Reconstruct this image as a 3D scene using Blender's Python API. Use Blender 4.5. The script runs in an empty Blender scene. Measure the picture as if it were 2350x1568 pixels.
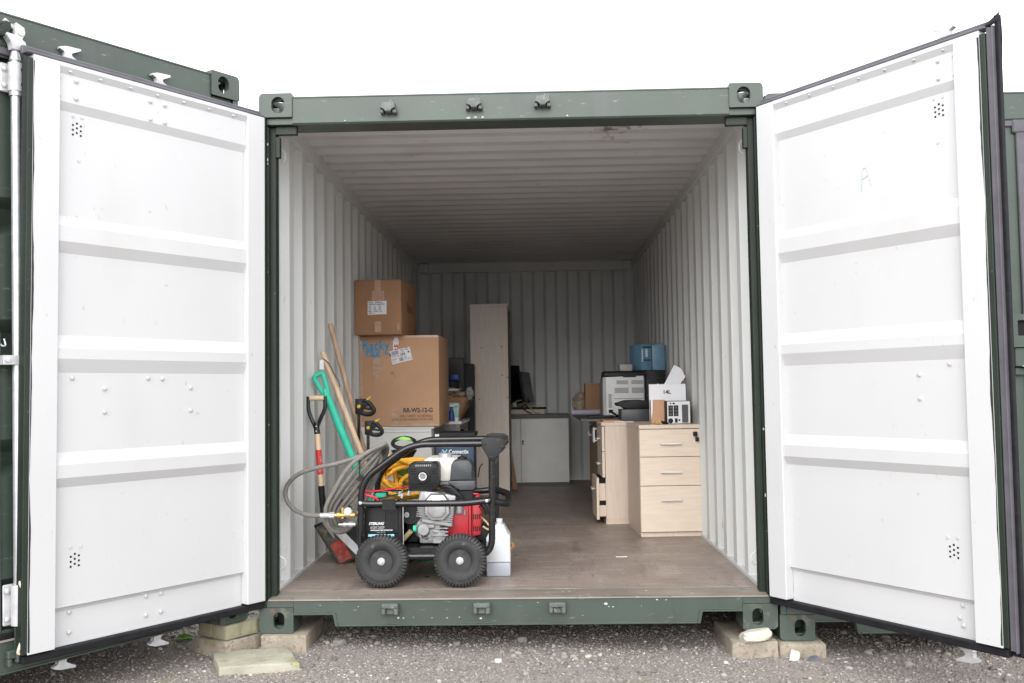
import bpy, bmesh, math, random
import numpy as np
from mathutils import Matrix, Vector, Euler

random.seed(7)
rng = np.random.default_rng(7)
S = bpy.context.scene
C = S.collection
R = math.radians
PI = math.pi

# ---------------------------------------------------------------- camera
def basis(yaw, pitch, roll):
    f = Vector((math.sin(yaw) * math.cos(pitch), math.cos(yaw) * math.cos(pitch), math.sin(pitch)))
    r = Vector((math.cos(yaw), -math.sin(yaw), 0))
    u = r.cross(f)
    r2 = math.cos(roll) * r + math.sin(roll) * u
    u2 = -math.sin(roll) * r + math.cos(roll) * u
    return r2, u2, f
cam = bpy.data.cameras.new('camera')
cam.sensor_width = 36.0
cam.lens = 36.0 * 2246.326 / 2350
cam.clip_start = 0.05
cam.clip_end = 2000
cam_o = bpy.data.objects.new('camera', cam)
C.objects.link(cam_o)
_r, _u, _f = basis(-0.0255472, 0.0521175, -0.0146543)
cam_o.matrix_world = Matrix(((_r.x, _u.x, -_f.x, 0.115106), (_r.y, _u.y, -_f.y, -4.660021), (_r.z, _u.z, -_f.z, 1.120127), (0, 0, 0, 1)))
S.camera = cam_o

# ---------------------------------------------------------------- sky, sun, exposure
SUN_EL, SUN_AZ = 30, 188          # azimuth measured clockwise from +Y
W = bpy.data.worlds.new('World')
S.world = W
W.use_nodes = True
nt = W.node_tree
bg = nt.nodes['Background']
sky = nt.nodes.new('ShaderNodeTexSky')
sky.sky_type = 'NISHITA'
sky.sun_disc = False
sky.sun_elevation = R(SUN_EL)
sky.sun_rotation = R(SUN_AZ)
sky.air_density, sky.dust_density, sky.ozone_density = 1.0, 6.0, 1.0
hs = nt.nodes.new('ShaderNodeHueSaturation')
hs.inputs['Saturation'].default_value = 0.10
nt.links.new(sky.outputs[0], hs.inputs['Color'])
mx = nt.nodes.new('ShaderNodeMix')          # overcast: an even white cloud layer over the sky
mx.data_type = 'RGBA'
mx.inputs['Factor'].default_value = 0.85
nt.links.new(hs.outputs[0], mx.inputs['A'])
mx.inputs['B'].default_value = (15.2, 15.5, 16.0, 1)
nt.links.new(mx.outputs['Result'], bg.inputs[0])
bg.inputs[1].default_value = 0.10

sun = bpy.data.lights.new('sun', 'SUN')
sun.energy = 1.15
sun.angle = R(50)
sun.color = (1.0, 0.98, 0.95)
sun_o = bpy.data.objects.new('sun', sun)
C.objects.link(sun_o)
sd = Vector((math.sin(R(SUN_AZ)) * math.cos(R(SUN_EL)), math.cos(R(SUN_AZ)) * math.cos(R(SUN_EL)), math.sin(R(SUN_EL))))
sun_o.rotation_euler = sd.to_track_quat('Z', 'Y').to_euler()
sun_o.location = sd * 30

S.view_settings.view_transform = 'Standard'
S.view_settings.look = 'None'
S.view_settings.gamma = 1
S.view_settings.use_curve_mapping = False
S.view_settings.exposure = 0.92
S.cycles.max_bounces = 12
S.cycles.diffuse_bounces = 8
S.cycles.glossy_bounces = 4
S.cycles.use_denoising = True

# ---------------------------------------------------------------- materials
MATS = {}
def lin(c):
    return (c[0], c[1], c[2], 1)
def mat(name, col, rough=0.5, metal=0.0, var=0.08, scale=6.0, dirt=None, bump=0.0, bscale=60.0, stretch=(1, 1, 1), spec=0.5, extra=()):
    """procedural paint: base colour with cloudy variation, layers of (colour, amount, scale, stretch) wear and fine relief"""
    m = bpy.data.materials.new(name)
    m.use_nodes = True
    t = m.node_tree
    N, L = t.nodes, t.links
    b = N['Principled BSDF']
    b.inputs['Roughness'].default_value = rough
    b.inputs['Metallic'].default_value = metal
    b.inputs['Specular IOR Level'].default_value = spec
    tc = N.new('ShaderNodeTexCoord')
    def noise(sc, st=(1, 1, 1), det=4, off=0.0):
        mp = N.new('ShaderNodeMapping')
        mp.inputs['Scale'].default_value = st
        mp.inputs['Location'].default_value = (off, off * 1.7, off * 0.6)
        L.new(tc.outputs['Object'], mp.inputs['Vector'])
        n = N.new('ShaderNodeTexNoise')
        n.inputs['Scale'].default_value = sc
        n.inputs['Detail'].default_value = det
        L.new(mp.outputs[0], n.inputs['Vector'])
        return n.outputs['Fac']
    def mix(f, a, bb):
        x = N.new('ShaderNodeMix')
        x.data_type = 'RGBA'
        L.new(f, x.inputs['Factor'])
        for v, s in ((a, 'A'), (bb, 'B')):
            if isinstance(v, tuple):
                x.inputs[s].default_value = lin(v)
            else:
                L.new(v, x.inputs[s])
        return x.outputs['Result']
    def ramp(f, lo, hi):
        r = N.new('ShaderNodeMapRange')
        r.inputs['From Min'].default_value = lo
        r.inputs['From Max'].default_value = hi
        L.new(f, r.inputs['Value'])
        return r.outputs[0]
    c0 = tuple(x * (1 - var) for x in col)
    c1 = tuple(min(1, x * (1 + var)) for x in col)
    out = mix(ramp(noise(scale, stretch), 0.36, 0.64), c0, c1)
    layers = list(dirt) if dirt else []
    for i, lay in enumerate(layers):
        dc, amount, dsc, dst = lay[:4]
        th = 0.68 - 0.42 * amount
        f = ramp(noise(dsc, dst, 6, 3.1 * (i + 1)), th, th + 0.12)
        mul = N.new('ShaderNodeMath')
        mul.operation = 'MULTIPLY'
        mul.use_clamp = True
        L.new(f, mul.inputs[0])
        mul.inputs[1].default_value = lay[4] if len(lay) > 4 else 0.6
        out = mix(mul.outputs[0], out, dc)
    L.new(out, b.inputs['Base Color'])
    if bump:
        bp = N.new('ShaderNodeBump')
        bp.inputs['Strength'].default_value = bump
        bp.inputs['Distance'].default_value = 0.004
        L.new(noise(bscale, (1, 1, 1), 3, 9.0), bp.inputs['Height'])
        L.new(bp.outputs[0], b.inputs['Normal'])
    MATS[name] = m
    return m

ONE = (1, 1, 1)
green = mat('container_green_paint', (0.048, 0.065, 0.053), 0.40, var=0.09, scale=3, bump=0.10, bscale=30,
            dirt=[((0.064, 0.074, 0.066), 0.34, 5, (1, 1, 0.25)), ((0.20, 0.21, 0.20), 0.05, 48, (0.4, 1, 1.6), 0.8), ((0.035, 0.038, 0.030), 0.14, 7, (2, 2, 0.2), 0.5)])
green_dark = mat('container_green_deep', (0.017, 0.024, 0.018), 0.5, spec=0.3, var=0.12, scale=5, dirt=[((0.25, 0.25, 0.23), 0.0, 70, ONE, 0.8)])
green_rust = mat('container_green_rusty', (0.050, 0.066, 0.055), 0.5, var=0.12, scale=6, bump=0.2, bscale=40,
                 dirt=[((0.15, 0.15, 0.125), 0.28, 14, ONE), ((0.20, 0.085, 0.04), 0.10, 13, ONE, 0.8)])
white_door = mat('white_door_paint', (0.515, 0.515, 0.52), 0.42, var=0.015, scale=2, dirt=[((0.47, 0.465, 0.45), 0.20, 2.5, (1, 1, 0.4), 0.4), ((0.29, 0.27, 0.24), -0.02, 34, (1, 1, 0.7), 0.7)], bump=0.05, bscale=9)
bolt_white = mat('painted_bolt_white', (0.50, 0.495, 0.49), 0.5, var=0.15, scale=60)
inside = mat('interior_grey_paint', (0.63, 0.64, 0.63), 0.5, var=0.03, scale=2,
             dirt=[((0.54, 0.53, 0.505), 0.22, 3.0, (1, 1, 0.3), 0.6), ((0.30, 0.28, 0.25), 0.0, 22, (1, 1, 0.4), 0.7)], bump=0.08, bscale=12)
ceilm = mat('ceiling_grey_paint', (0.60, 0.595, 0.59), 0.5, var=0.04, scale=2,
            dirt=[((0.53, 0.515, 0.505), 0.24, 2.2, ONE, 0.6), ((0.20, 0.17, 0.155), 0.02, 12, (0.5, 1.2, 1), 0.7)])
def add_stain(m, centre, size, col):
    t = m.node_tree
    N, L = t.nodes, t.links
    b = N['Principled BSDF']
    old = b.inputs['Base Color'].links[0].from_socket
    tc = N.new('ShaderNodeTexCoord')
    mp = N.new('ShaderNodeMapping')
    mp.vector_type = 'TEXTURE'
    mp.inputs['Location'].default_value = centre
    mp.inputs['Scale'].default_value = size
    L.new(tc.outputs['Object'], mp.inputs['Vector'])
    ln = N.new('ShaderNodeVectorMath'); ln.operation = 'LENGTH'
    L.new(mp.outputs[0], ln.inputs[0])
    nz = N.new('ShaderNodeTexNoise'); nz.inputs['Scale'].default_value = 22; nz.inputs['Detail'].default_value = 6
    L.new(tc.outputs['Object'], nz.inputs['Vector'])
    ad = N.new('ShaderNodeMath'); ad.operation = 'MULTIPLY_ADD'
    L.new(nz.outputs['Fac'], ad.inputs[0]); ad.inputs[1].default_value = 3.4
    L.new(ln.outputs['Value'], ad.inputs[2])
    r = N.new('ShaderNodeMapRange')
    r.inputs['From Min'].default_value, r.inputs['From Max'].default_value = 2.3, 1.75
    L.new(ad.outputs[0], r.inputs['Value'])
    x = N.new('ShaderNodeMix'); x.data_type = 'RGBA'
    L.new(r.outputs[0], x.inputs['Factor']); L.new(old, x.inputs['A']); x.inputs['B'].default_value = lin(col)
    L.new(x.outputs['Result'], b.inputs['Base Color'])
add_stain(ceilm, (0.55, 0.45, 2.53), (0.16, 0.42, 0.5), (0.17, 0.135, 0.12))
floorm = mat('plywood_floor', (0.262, 0.208, 0.178), 0.46, var=0.10, scale=3, stretch=(0.6, 1, 1), bump=0.30, bscale=70,
             dirt=[((0.36, 0.30, 0.265), 0.30, 4.5, (1, 0.5, 1), 0.7), ((0.165, 0.130, 0.112), 0.26, 5, (1.6, 0.3, 1), 0.75), ((0.44, 0.385, 0.35), 0.27, 42, (0.12, 2.2, 1), 0.75),
                   ((0.115, 0.09, 0.077), 0.27, 48, (0.16, 1.8, 1), 0.75), ((0.13, 0.10, 0.088), 0.26, 60, (2.0, 0.12, 1), 0.5), ((0.50, 0.46, 0.43), 0.06, 30, ONE, 0.9), ((0.06, 0.048, 0.042), 0.07, 20, (1, 0.4, 1), 0.8)])
sillm = mat('worn_sill_plate', (0.20, 0.172, 0.145), 0.55, var=0.18, scale=7, bump=0.3, bscale=60, stretch=(0.4, 1, 1),
            dirt=[((0.088, 0.108, 0.090), 0.27, 4, (0.3, 4, 2), 0.85), ((0.40, 0.36, 0.32), 0.12, 26, (0.4, 2, 1), 0.85), ((0.10, 0.065, 0.05), 0.10, 20, ONE, 0.7)])
keeper_m = mat('scuffed_keeper_paint', (0.095, 0.105, 0.098), 0.5, var=0.2, scale=30, dirt=[((0.34, 0.34, 0.33), 0.14, 35, ONE, 0.8), ((0.20, 0.10, 0.06), 0.04, 30, ONE, 0.7)])
joint_m = mat('pale_joint_filler', (0.42, 0.34, 0.27), 0.7, var=0.2, scale=12)
handle_m = mat('satin_handle', (0.72, 0.71, 0.69), 0.4, 0.25, var=0.05)
chip_m = mat('bare_primer_chip', (0.50, 0.48, 0.45), 0.7, var=0.2, scale=40)
rubber = mat('door_gasket_rubber', (0.095, 0.089, 0.102), 0.5, spec=0.35, var=0.12, scale=12)
rubber_dk = mat('door_gasket_rubber_dark', (0.013, 0.0125, 0.0145), 0.6, spec=0.15, var=0.2, scale=20, dirt=[((0.07, 0.062, 0.058), 0.06, 30, ONE)])
galv = mat('galvanised_steel', (0.55, 0.56, 0.58), 0.36, 0.6, var=0.10, scale=25)
galv_white = mat('galvanised_casting', (0.50, 0.50, 0.51), 0.45, 0.15, var=0.10, scale=30, dirt=[((0.42, 0.40, 0.38), 0.10, 50, ONE)])
blackp = mat('black_powder_coat', (0.011, 0.011, 0.012), 0.20, var=0.25, scale=30, dirt=[((0.045, 0.042, 0.04), 0.06, 30, ONE)])
blackpl = mat('black_plastic', (0.011, 0.0113, 0.0125), 0.5, spec=0.28, var=0.15, scale=25, dirt=[((0.045, 0.042, 0.04), 0.10, 35, ONE)])
greypl = mat('charcoal_plastic', (0.055, 0.058, 0.064), 0.45, var=0.10, scale=20)
tyre = mat('dusty_tyre_rubber', (0.030, 0.030, 0.0305), 0.75, var=0.2, scale=16, dirt=[((0.062, 0.058, 0.053), 0.30, 11, ONE, 0.8), ((0.11, 0.10, 0.09), 0.10, 30, ONE, 0.8)], bump=0.15)
rimm = mat('grey_wheel_disc', (0.024, 0.0245, 0.026), 0.5, var=0.12, scale=14, dirt=[((0.075, 0.07, 0.065), 0.20, 20, ONE)])
chrome = mat('bright_steel', (0.75, 0.75, 0.76), 0.25, 0.85, var=0.06, scale=40)
cover_m = mat('satin_aluminium', (0.52, 0.52, 0.53), 0.35, 0.6, var=0.10, scale=30, dirt=[((0.25, 0.24, 0.23), 0.08, 24, ONE)])
alu = mat('cast_aluminium', (0.30, 0.30, 0.30), 0.45, 0.5, var=0.18, scale=35, dirt=[((0.08, 0.075, 0.07), 0.20, 26, ONE, 0.8)], bump=0.15)
brass = mat('brass_fitting', (0.62, 0.40, 0.13), 0.35, 0.75, var=0.12, scale=40)
redm = mat('red_engine_cowl', (0.40, 0.018, 0.028), 0.42, var=0.12, scale=12, dirt=[((0.22, 0.12, 0.11), 0.12, 24, ONE)])
cream = mat('off_white_fuel_tank', (0.74, 0.72, 0.66), 0.38, var=0.05, scale=12, dirt=[((0.5, 0.46, 0.40), 0.12, 18, ONE)])
hose_g = mat('grey_rubber_hose', (0.165, 0.155, 0.142), 0.6, var=0.14, scale=30)
hose_y = mat('yellow_ribbed_hose', (0.78, 0.40, 0.03), 0.45, var=0.14, scale=30)
greenpl = mat('green_plastic_shaft', (0.035, 0.50, 0.33), 0.40, var=0.06, scale=12)
lime = mat('lime_plastic', (0.19, 0.52, 0.05), 0.4, var=0.1, scale=20)
bucket_g = mat('bottle_green_plastic', (0.015, 0.19, 0.085), 0.45, var=0.15, scale=15)
ash = mat('pale_ash_wood', (0.66, 0.49, 0.33), 0.5, var=0.10, scale=10, stretch=(4, 4, 0.5))
oldwood = mat('weathered_wood', (0.44, 0.31, 0.215), 0.55, var=0.16, scale=12, stretch=(4, 4, 0.5))
redband = mat('red_band_paint', (0.58, 0.035, 0.035), 0.45, var=0.08, scale=25, dirt=[((0.75, 0.70, 0.66), 0.18, 28, ONE)])
bladem = mat('muddy_steel_blade', (0.085, 0.080, 0.062), 0.55, 0.25, var=0.25, scale=22, dirt=[((0.24, 0.21, 0.17), 0.26, 24, ONE), ((0.07, 0.08, 0.04), 0.2, 16, ONE)])
redworn = mat('worn_red_label', (0.36, 0.05, 0.045), 0.6, var=0.2, scale=20, dirt=[((0.26, 0.19, 0.14), 0.42, 30, ONE), ((0.52, 0.45, 0.38), 0.14, 40, ONE)])
yellowpl = mat('yellow_plastic', (0.52, 0.33, 0.02), 0.4, var=0.06, scale=20)
birch = mat('birch_laminate', (0.61, 0.50, 0.41), 0.45, var=0.045, scale=9, stretch=(6, 6, 0.6), dirt=[((0.54, 0.43, 0.345), 0.20, 26, (5, 5, 0.4))])
birch_h = mat('birch_laminate_drawer', (0.645, 0.54, 0.44), 0.45, var=0.045, scale=9, stretch=(0.6, 6, 6), dirt=[((0.58, 0.47, 0.37), 0.20, 26, (0.4, 5, 5))])
shelf_birch = mat('greyed_birch_laminate', (0.70, 0.605, 0.53), 0.5, var=0.05, scale=9, stretch=(6, 6, 0.6), dirt=[((0.63, 0.53, 0.455), 0.22, 24, (5, 5, 0.4))])
brown_board = mat('hardboard_and_shaded_birch', (0.25, 0.165, 0.10), 0.6, var=0.1, scale=8)
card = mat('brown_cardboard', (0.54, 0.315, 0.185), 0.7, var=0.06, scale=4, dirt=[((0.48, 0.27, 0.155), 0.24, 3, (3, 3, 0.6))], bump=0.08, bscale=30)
card_dim = mat('dimmed_brown_cardboard', (0.37, 0.20, 0.108), 0.7, var=0.07, scale=5, dirt=[((0.32, 0.17, 0.09), 0.24, 4, ONE)], bump=0.08, bscale=30)  # darkened brown: weaker light up on the top box is put into the colour
tape = mat('clear_brown_tape', (0.52, 0.34, 0.235), 0.18, var=0.10, scale=18, stretch=(0.6, 1, 3), dirt=[((0.68, 0.55, 0.46), 0.18, 30, (3, 3, 0.5))])
paper = mat('white_paper', (0.80, 0.80, 0.83), 0.6, var=0.02, scale=8)
inkb = mat('black_print', (0.03, 0.03, 0.03), 0.6, var=0.05)
inkfade = mat('brown_black_print', (0.13, 0.085, 0.06), 0.7, var=0.1)
inkblue = mat('blue_print', (0.06, 0.30, 0.50), 0.65, var=0.12, scale=30, dirt=[((0.36, 0.28, 0.22), 0.16, 60, ONE)])
inkred = mat('red_print', (0.60, 0.03, 0.05), 0.6, var=0.05)
inkwhite = mat('white_print', (0.78, 0.80, 0.82), 0.6, var=0.03)
inkcyan = mat('pale_cyan_print', (0.32, 0.66, 0.82), 0.5, var=0.04)
pencil = mat('faint_pencil', (0.36, 0.46, 0.475), 0.7, var=0.05)
whitelam = mat('white_laminate', (0.74, 0.735, 0.71), 0.4, var=0.03, scale=6, dirt=[((0.64, 0.62, 0.58), 0.10, 12, ONE)])
darktop = mat('dark_grey_laminate', (0.085, 0.082, 0.082), 0.5, var=0.1, scale=10)
greylam = mat('grey_steel_panel', (0.185, 0.175, 0.17), 0.5, var=0.08, scale=10)
navy = mat('navy_carton', (0.012, 0.032, 0.075), 0.55, var=0.10, scale=15)
printer_w = mat('printer_white_plastic', (0.66, 0.665, 0.66), 0.45, var=0.03, scale=10)
printer_g = mat('printer_grey_plastic', (0.36, 0.36, 0.35), 0.45, var=0.04, scale=10)
blackgl = mat('black_gloss_screen', (0.007, 0.007, 0.008), 0.3, spec=0.3, var=0.1)
bluepl = mat('blue_storage_plastic', (0.15, 0.29, 0.41), 0.4, var=0.06, scale=12)
blue_dk = mat('blue_bottle_plastic', (0.02, 0.07, 0.30), 0.4, var=0.1)
mintpl = mat('mint_green_plastic', (0.34, 0.50, 0.42), 0.4, var=0.06)
lilac = mat('lilac_foam_roll', (0.50, 0.47, 0.58), 0.6, var=0.05)
crumple = mat('crumpled_kraft_paper', (0.34, 0.27, 0.20), 0.7, var=0.25, scale=25, dirt=[((0.08, 0.07, 0.055), 0.3, 18, ONE)], bump=0.5, bscale=30)
jugm = mat('milky_plastic', (0.66, 0.68, 0.70), 0.35, var=0.02)
jugm.node_tree.nodes['Principled BSDF'].inputs['Subsurface Weight'].default_value = 0.3
jugm.node_tree.nodes['Principled BSDF'].inputs['Subsurface Radius'].default_value = (0.03, 0.03, 0.03)
jugliq = mat('milky_plastic_filled', (0.36, 0.375, 0.42), 0.35, var=0.03)
orange = mat('orange_plastic', (0.62, 0.25, 0.04), 0.45)
redcable = mat('red_cable', (0.60, 0.02, 0.04), 0.4, var=0.06)
bandcable = mat('green_yellow_cable', (0.42, 0.48, 0.05), 0.45, var=0.1)
clearhose = mat('clear_yellowed_hose', (0.45, 0.37, 0.20), 0.35, var=0.1)
rope_m = mat('dirty_white_rope', (0.60, 0.54, 0.43), 0.8, var=0.25, scale=60, bump=0.4)
holem = mat('hole_black', (0.006, 0.006, 0.006), 0.9, var=0)
vent_m = mat('shadowed_vent_slot', (0.12, 0.12, 0.115), 0.6, var=0.05)
conc = mat('concrete_block', (0.29, 0.25, 0.20), 0.85, var=0.14, scale=10, bump=1.0, bscale=80,
           dirt=[((0.20, 0.155, 0.12), 0.34, 38, ONE, 0.85), ((0.37, 0.33, 0.27), 0.20, 60, ONE, 0.8), ((0.20, 0.20, 0.06), 0.27, 5.5, ONE, 0.8), ((0.07, 0.055, 0.045), 0.13, 85, ONE, 0.9)])
conc_moss = mat('mossy_concrete_slab', (0.36, 0.345, 0.27), 0.85, var=0.12, scale=9, bump=0.8, bscale=70,
                dirt=[((0.26, 0.275, 0.10), 0.32, 7, ONE, 0.8), ((0.24, 0.20, 0.15), 0.18, 26, ONE, 0.8), ((0.10, 0.085, 0.065), 0.12, 55, ONE, 0.9), ((0.48, 0.46, 0.40), 0.14, 40, ONE, 0.7)])
paverm = mat('green_stained_paver', (0.27, 0.25, 0.17), 0.85, var=0.12, scale=8, bump=0.4, bscale=90,
             dirt=[((0.15, 0.17, 0.055), 0.32, 9, (2, 2, 0.35), 0.8), ((0.34, 0.30, 0.24), 0.22, 8, (1.5, 1.5, 0.5), 0.8), ((0.10, 0.09, 0.06), 0.12, 50, ONE, 0.8)])
stone_w = mat('cream_stone', (0.50, 0.475, 0.40), 0.8, var=0.1, scale=15, bump=0.5, dirt=[((0.45, 0.46, 0.22), 0.16, 20, ONE)])
stone_d = mat('dark_slate', (0.10, 0.10, 0.115), 0.8, var=0.2, scale=20, bump=0.5)
leafm = mat('bright_leaf', (0.16, 0.42, 0.02), 0.5, var=0.2, scale=40)
inner_ch = mat('casting_inside_bare_steel', (0.40, 0.33, 0.26), 0.6, var=0.2, scale=20, dirt=[((0.22, 0.09, 0.045), 0.28, 25, ONE)])

# ---------------------------------------------------------------- mesh helpers
class MB:
    def __init__(self):
        self.bm = bmesh.new()
    def _xf(self, verts, M):
        if M is not None:
            for v in verts:
                v.co = M @ v.co
    def box(self, a, b, bev=0.0, seg=1, M=None, mi=0):
        a, b = [min(x, y) for x, y in zip(a, b)], [max(x, y) for x, y in zip(a, b)]
        vs = [self.bm.verts.new((x, y, z)) for z in (a[2], b[2]) for y in (a[1], b[1]) for x in (a[0], b[0])]
        fs = [self.bm.faces.new([vs[i] for i in q]) for q in ((0, 2, 3, 1), (4, 5, 7, 6), (0, 1, 5, 4), (2, 6, 7, 3), (0, 4, 6, 2), (1, 3, 7, 5))]
        for f in fs:
            f.material_index = mi
        if bev:
            es = set(e for f in fs for e in f.edges)
            r = bmesh.ops.bevel(self.bm, geom=list(es), offset=bev, segments=seg, affect='EDGES', profile=0.5)
            vs = list(set(v for f in fs if f.is_valid for v in f.verts) | set(r['verts']))
        self._xf(vs, M)
        return self
    def prism(self, poly, a, b, axis='x', M=None, bev=0.0, mi=0):
        """polygon extruded between a and b along an axis; poly in the other two coordinates (x: y,z; y: x,z; z: x,y)"""
        def P(p, t):
            return {'x': (t, p[0], p[1]), 'y': (p[0], t, p[1]), 'z': (p[0], p[1], t)}[axis]
        v0 = [self.bm.verts.new(P(p, a)) for p in poly]
        v1 = [self.bm.verts.new(P(p, b)) for p in poly]
        n = len(poly)
        fs = [self.bm.faces.new(v0), self.bm.faces.new(v1[::-1])]
        for i in range(n):
            j = (i + 1) % n
            fs.append(self.bm.faces.new((v0[i], v1[i], v1[j], v0[j])))
        for f in fs:
            f.material_index = mi
        vs = v0 + v1
        if bev:
            es = set(fs[0].edges) | set(fs[1].edges)
            r = bmesh.ops.bevel(self.bm, geom=list(es), offset=bev, segments=2, affect='EDGES', profile=0.5)
            vs = list(set(v for f in fs if f.is_valid for v in f.verts) | set(r['verts']))
        self._xf(vs, M)
        return self
    def ring(self, outer, inner, a, b, axis='y', M=None):
        """a plate with a hole: two loops of equal length, extruded"""
        def P(p, t):
            return {'x': (t, p[0], p[1]), 'y': (p[0], t, p[1]), 'z': (p[0], p[1], t)}[axis]
        L = [[self.bm.verts.new(P(p, t)) for p in loop] for loop in (outer, inner) for t in (a, b)]
        n = len(outer)
        for i in range(n):
            j = (i + 1) % n
            for q in ((L[0][i], L[0][j], L[2][j], L[2][i]), (L[1][i], L[3][i], L[3][j], L[1][j]), (L[0][i], L[1][i], L[1][j], L[0][j]), (L[2][i], L[2][j], L[3][j], L[3][i])):
                self.bm.faces.new(q)
        self._xf([v for l in L for v in l], M)
        return self
    def cyl(self, p0, p1, r, seg=16, r2=None, mi=0):
        return self.tube([p0, p1], r, seg, radii=[r, r if r2 is None else r2], mi=mi)
    def tube(self, pts, r, seg=10, closed=False, radii=None, mi=0, caps=True):
        pts = [Vector(p) for p in pts]
        n = len(pts)
        rings, ref = [], None
        for i, p in enumerate(pts):
            if closed:
                d = (pts[(i + 1) % n] - pts[i - 1]).normalized()
            elif i == 0:
                d = (pts[1] - p).normalized()
            elif i == n - 1:
                d = (p - pts[i - 1]).normalized()
            else:
                d = ((pts[i + 1] - p).normalized() + (p - pts[i - 1]).normalized())
                d = d.normalized() if d.length > 1e-6 else (pts[i + 1] - p).normalized()
            if ref is None:
                ref = Vector((0, 0, 1)) if abs(d.z) < 0.9 else Vector((1, 0, 0))
            ref = (ref - d * ref.dot(d))
            ref = ref.normalized() if ref.length > 1e-6 else d.orthogonal().normalized()
            bi = d.cross(ref)
            rr = radii[i] if radii else r
            rings.append([self.bm.verts.new(p + (ref * math.cos(2 * PI * k / seg) + bi * math.sin(2 * PI * k / seg)) * rr) for k in range(seg)])
        m = n if closed else n - 1
        for i in range(m):
            A, B = rings[i], rings[(i + 1) % n]
            for k in range(seg):
                f = self.bm.faces.new((A[k], A[(k + 1) % seg], B[(k + 1) % seg], B[k]))
                f.material_index = mi
        if not closed and caps:
            for q in (rings[0][::-1], rings[-1]):
                self.bm.faces.new(q).material_index = mi
        return self
    def lathe(self, prof, origin, axis='z', seg=32, mi=0):
        """prof: (radius, height along axis)"""
        o = Vector(origin)
        rings = []
        for r, h in prof:
            row = []
            for k in range(seg):
                c, s = math.cos(2 * PI * k / seg) * r, math.sin(2 * PI * k / seg) * r
                row.append(self.bm.verts.new(o + Vector({'z': (c, s, h), 'y': (c, h, s), 'x': (h, c, s)}[axis])))
            rings.append(row)
        for A, B in zip(rings, rings[1:]):
            for k in range(seg):
                f = self.bm.faces.new((A[k], A[(k + 1) % seg], B[(k + 1) % seg], B[k]))
                f.material_index = mi
        for row in (rings[0], rings[-1]):
            if len(row) > 2:
                try:
                    self.bm.faces.new(row).material_index = mi
                except ValueError:
                    pass
        return self
    def sheet(self, rows, mi=0):
        g = [[self.bm.verts.new(p) for p in row] for row in rows]
        for A, B in zip(g, g[1:]):
            for k in range(len(A) - 1):
                self.bm.faces.new((A[k], A[k + 1], B[k + 1], B[k])).material_index = mi
        return self
    def quad(self, pts, mi=0):
        self.bm.faces.new([self.bm.verts.new(p) for p in pts]).material_index = mi
        return self
    def mesh(self, name, mats, smooth=True, closed=True):
        bmesh.ops.remove_doubles(self.bm, verts=self.bm.verts, dist=1e-6)
        if closed:
            bmesh.ops.recalc_face_normals(self.bm, faces=self.bm.faces)
        me = bpy.data.meshes.new(name)
        self.bm.to_mesh(me)
        self.bm.free()
        for m in (mats if isinstance(mats, (list, tuple)) else [mats]):
            me.materials.append(m)
        if smooth:
            me.polygons.foreach_set('use_smooth', [True] * len(me.polygons))
            me.set_sharp_from_angle(angle=R(35))
        return me
    def build(self, name, mats, parent=None, smooth=True, **kw):
        if not kw.get('mesh_kw', {}).get('closed', True) and name in ('inner_panel', 'outer_panel', 'door_panel', 'side_wall', 'rear_wall', 'roof', 'roof_outer_sheet'):
            smooth = False
        return link(name, self.mesh(name, mats, smooth, **kw.pop('mesh_kw', {})), parent, **kw)

LOCAL = set()          # things whose children are built in the thing's own coordinates
def link(name, me, parent=None, loc=None, rot=None, label=None):
    o = bpy.data.objects.new(name, me)
    C.objects.link(o)
    if parent is not None:
        o.parent = parent
        if parent.type == 'EMPTY' and parent.name not in LOCAL:
            o.matrix_parent_inverse = Matrix.LocRotScale(parent.location, parent.rotation_euler, None).inverted()
    if loc is not None:
        o.location = loc
    if rot is not None:
        o.rotation_euler = rot
    if label:
        o['label'] = label
    return o
def thing(name, label, cat, loc=(0, 0, 0), rot=(0, 0, 0), group=None, local=False):
    o = bpy.data.objects.new(name, None)
    C.objects.link(o)
    o.empty_display_size = 0.05
    o.location, o.rotation_euler = loc, rot
    o['label'], o['category'] = label, cat
    if group:
        o['group'] = group
    if local:
        LOCAL.add(o.name)
    return o
def tag(o, label, cat, group=None):
    o['label'], o['category'] = label, cat
    if group:
        o['group'] = group
    return o
def text(name, body, size, origin, right, up, m, parent, align='LEFT', bold=0.0, ext=0.0003, sx=1.0, space=1.0):
    cu = bpy.data.curves.new(name, 'FONT')
    cu.body, cu.size, cu.align_x, cu.offset, cu.extrude, cu.resolution_u, cu.space_character = body, size, align, bold, ext, 3, space
    tmp = bpy.data.objects.new(name + '_tmp', cu)
    C.objects.link(tmp)
    me = bpy.data.meshes.new_from_object(tmp)
    bpy.data.objects.remove(tmp)
    me.name = name
    r, u = Vector(right).normalized(), Vector(up).normalized()
    n = r.cross(u)
    o = Vector(origin)
    Mx = Matrix(((r.x * sx, u.x, n.x, o.x), (r.y * sx, u.y, n.y, o.y), (r.z * sx, u.z, n.z, o.z), (0, 0, 0, 1)))
    me.transform(Mx)
    me.materials.clear()
    me.materials.append(m)
    return link(name, me, parent)
def bez(p0, p1, p2, p3, n=12):
    p0, p1, p2, p3 = map(Vector, (p0, p1, p2, p3))
    return [(p0 * (1 - t) ** 3 + p1 * 3 * t * (1 - t) ** 2 + p2 * 3 * t * t * (1 - t) + p3 * t ** 3) for t in (i / n for i in range(n + 1))]
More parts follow.
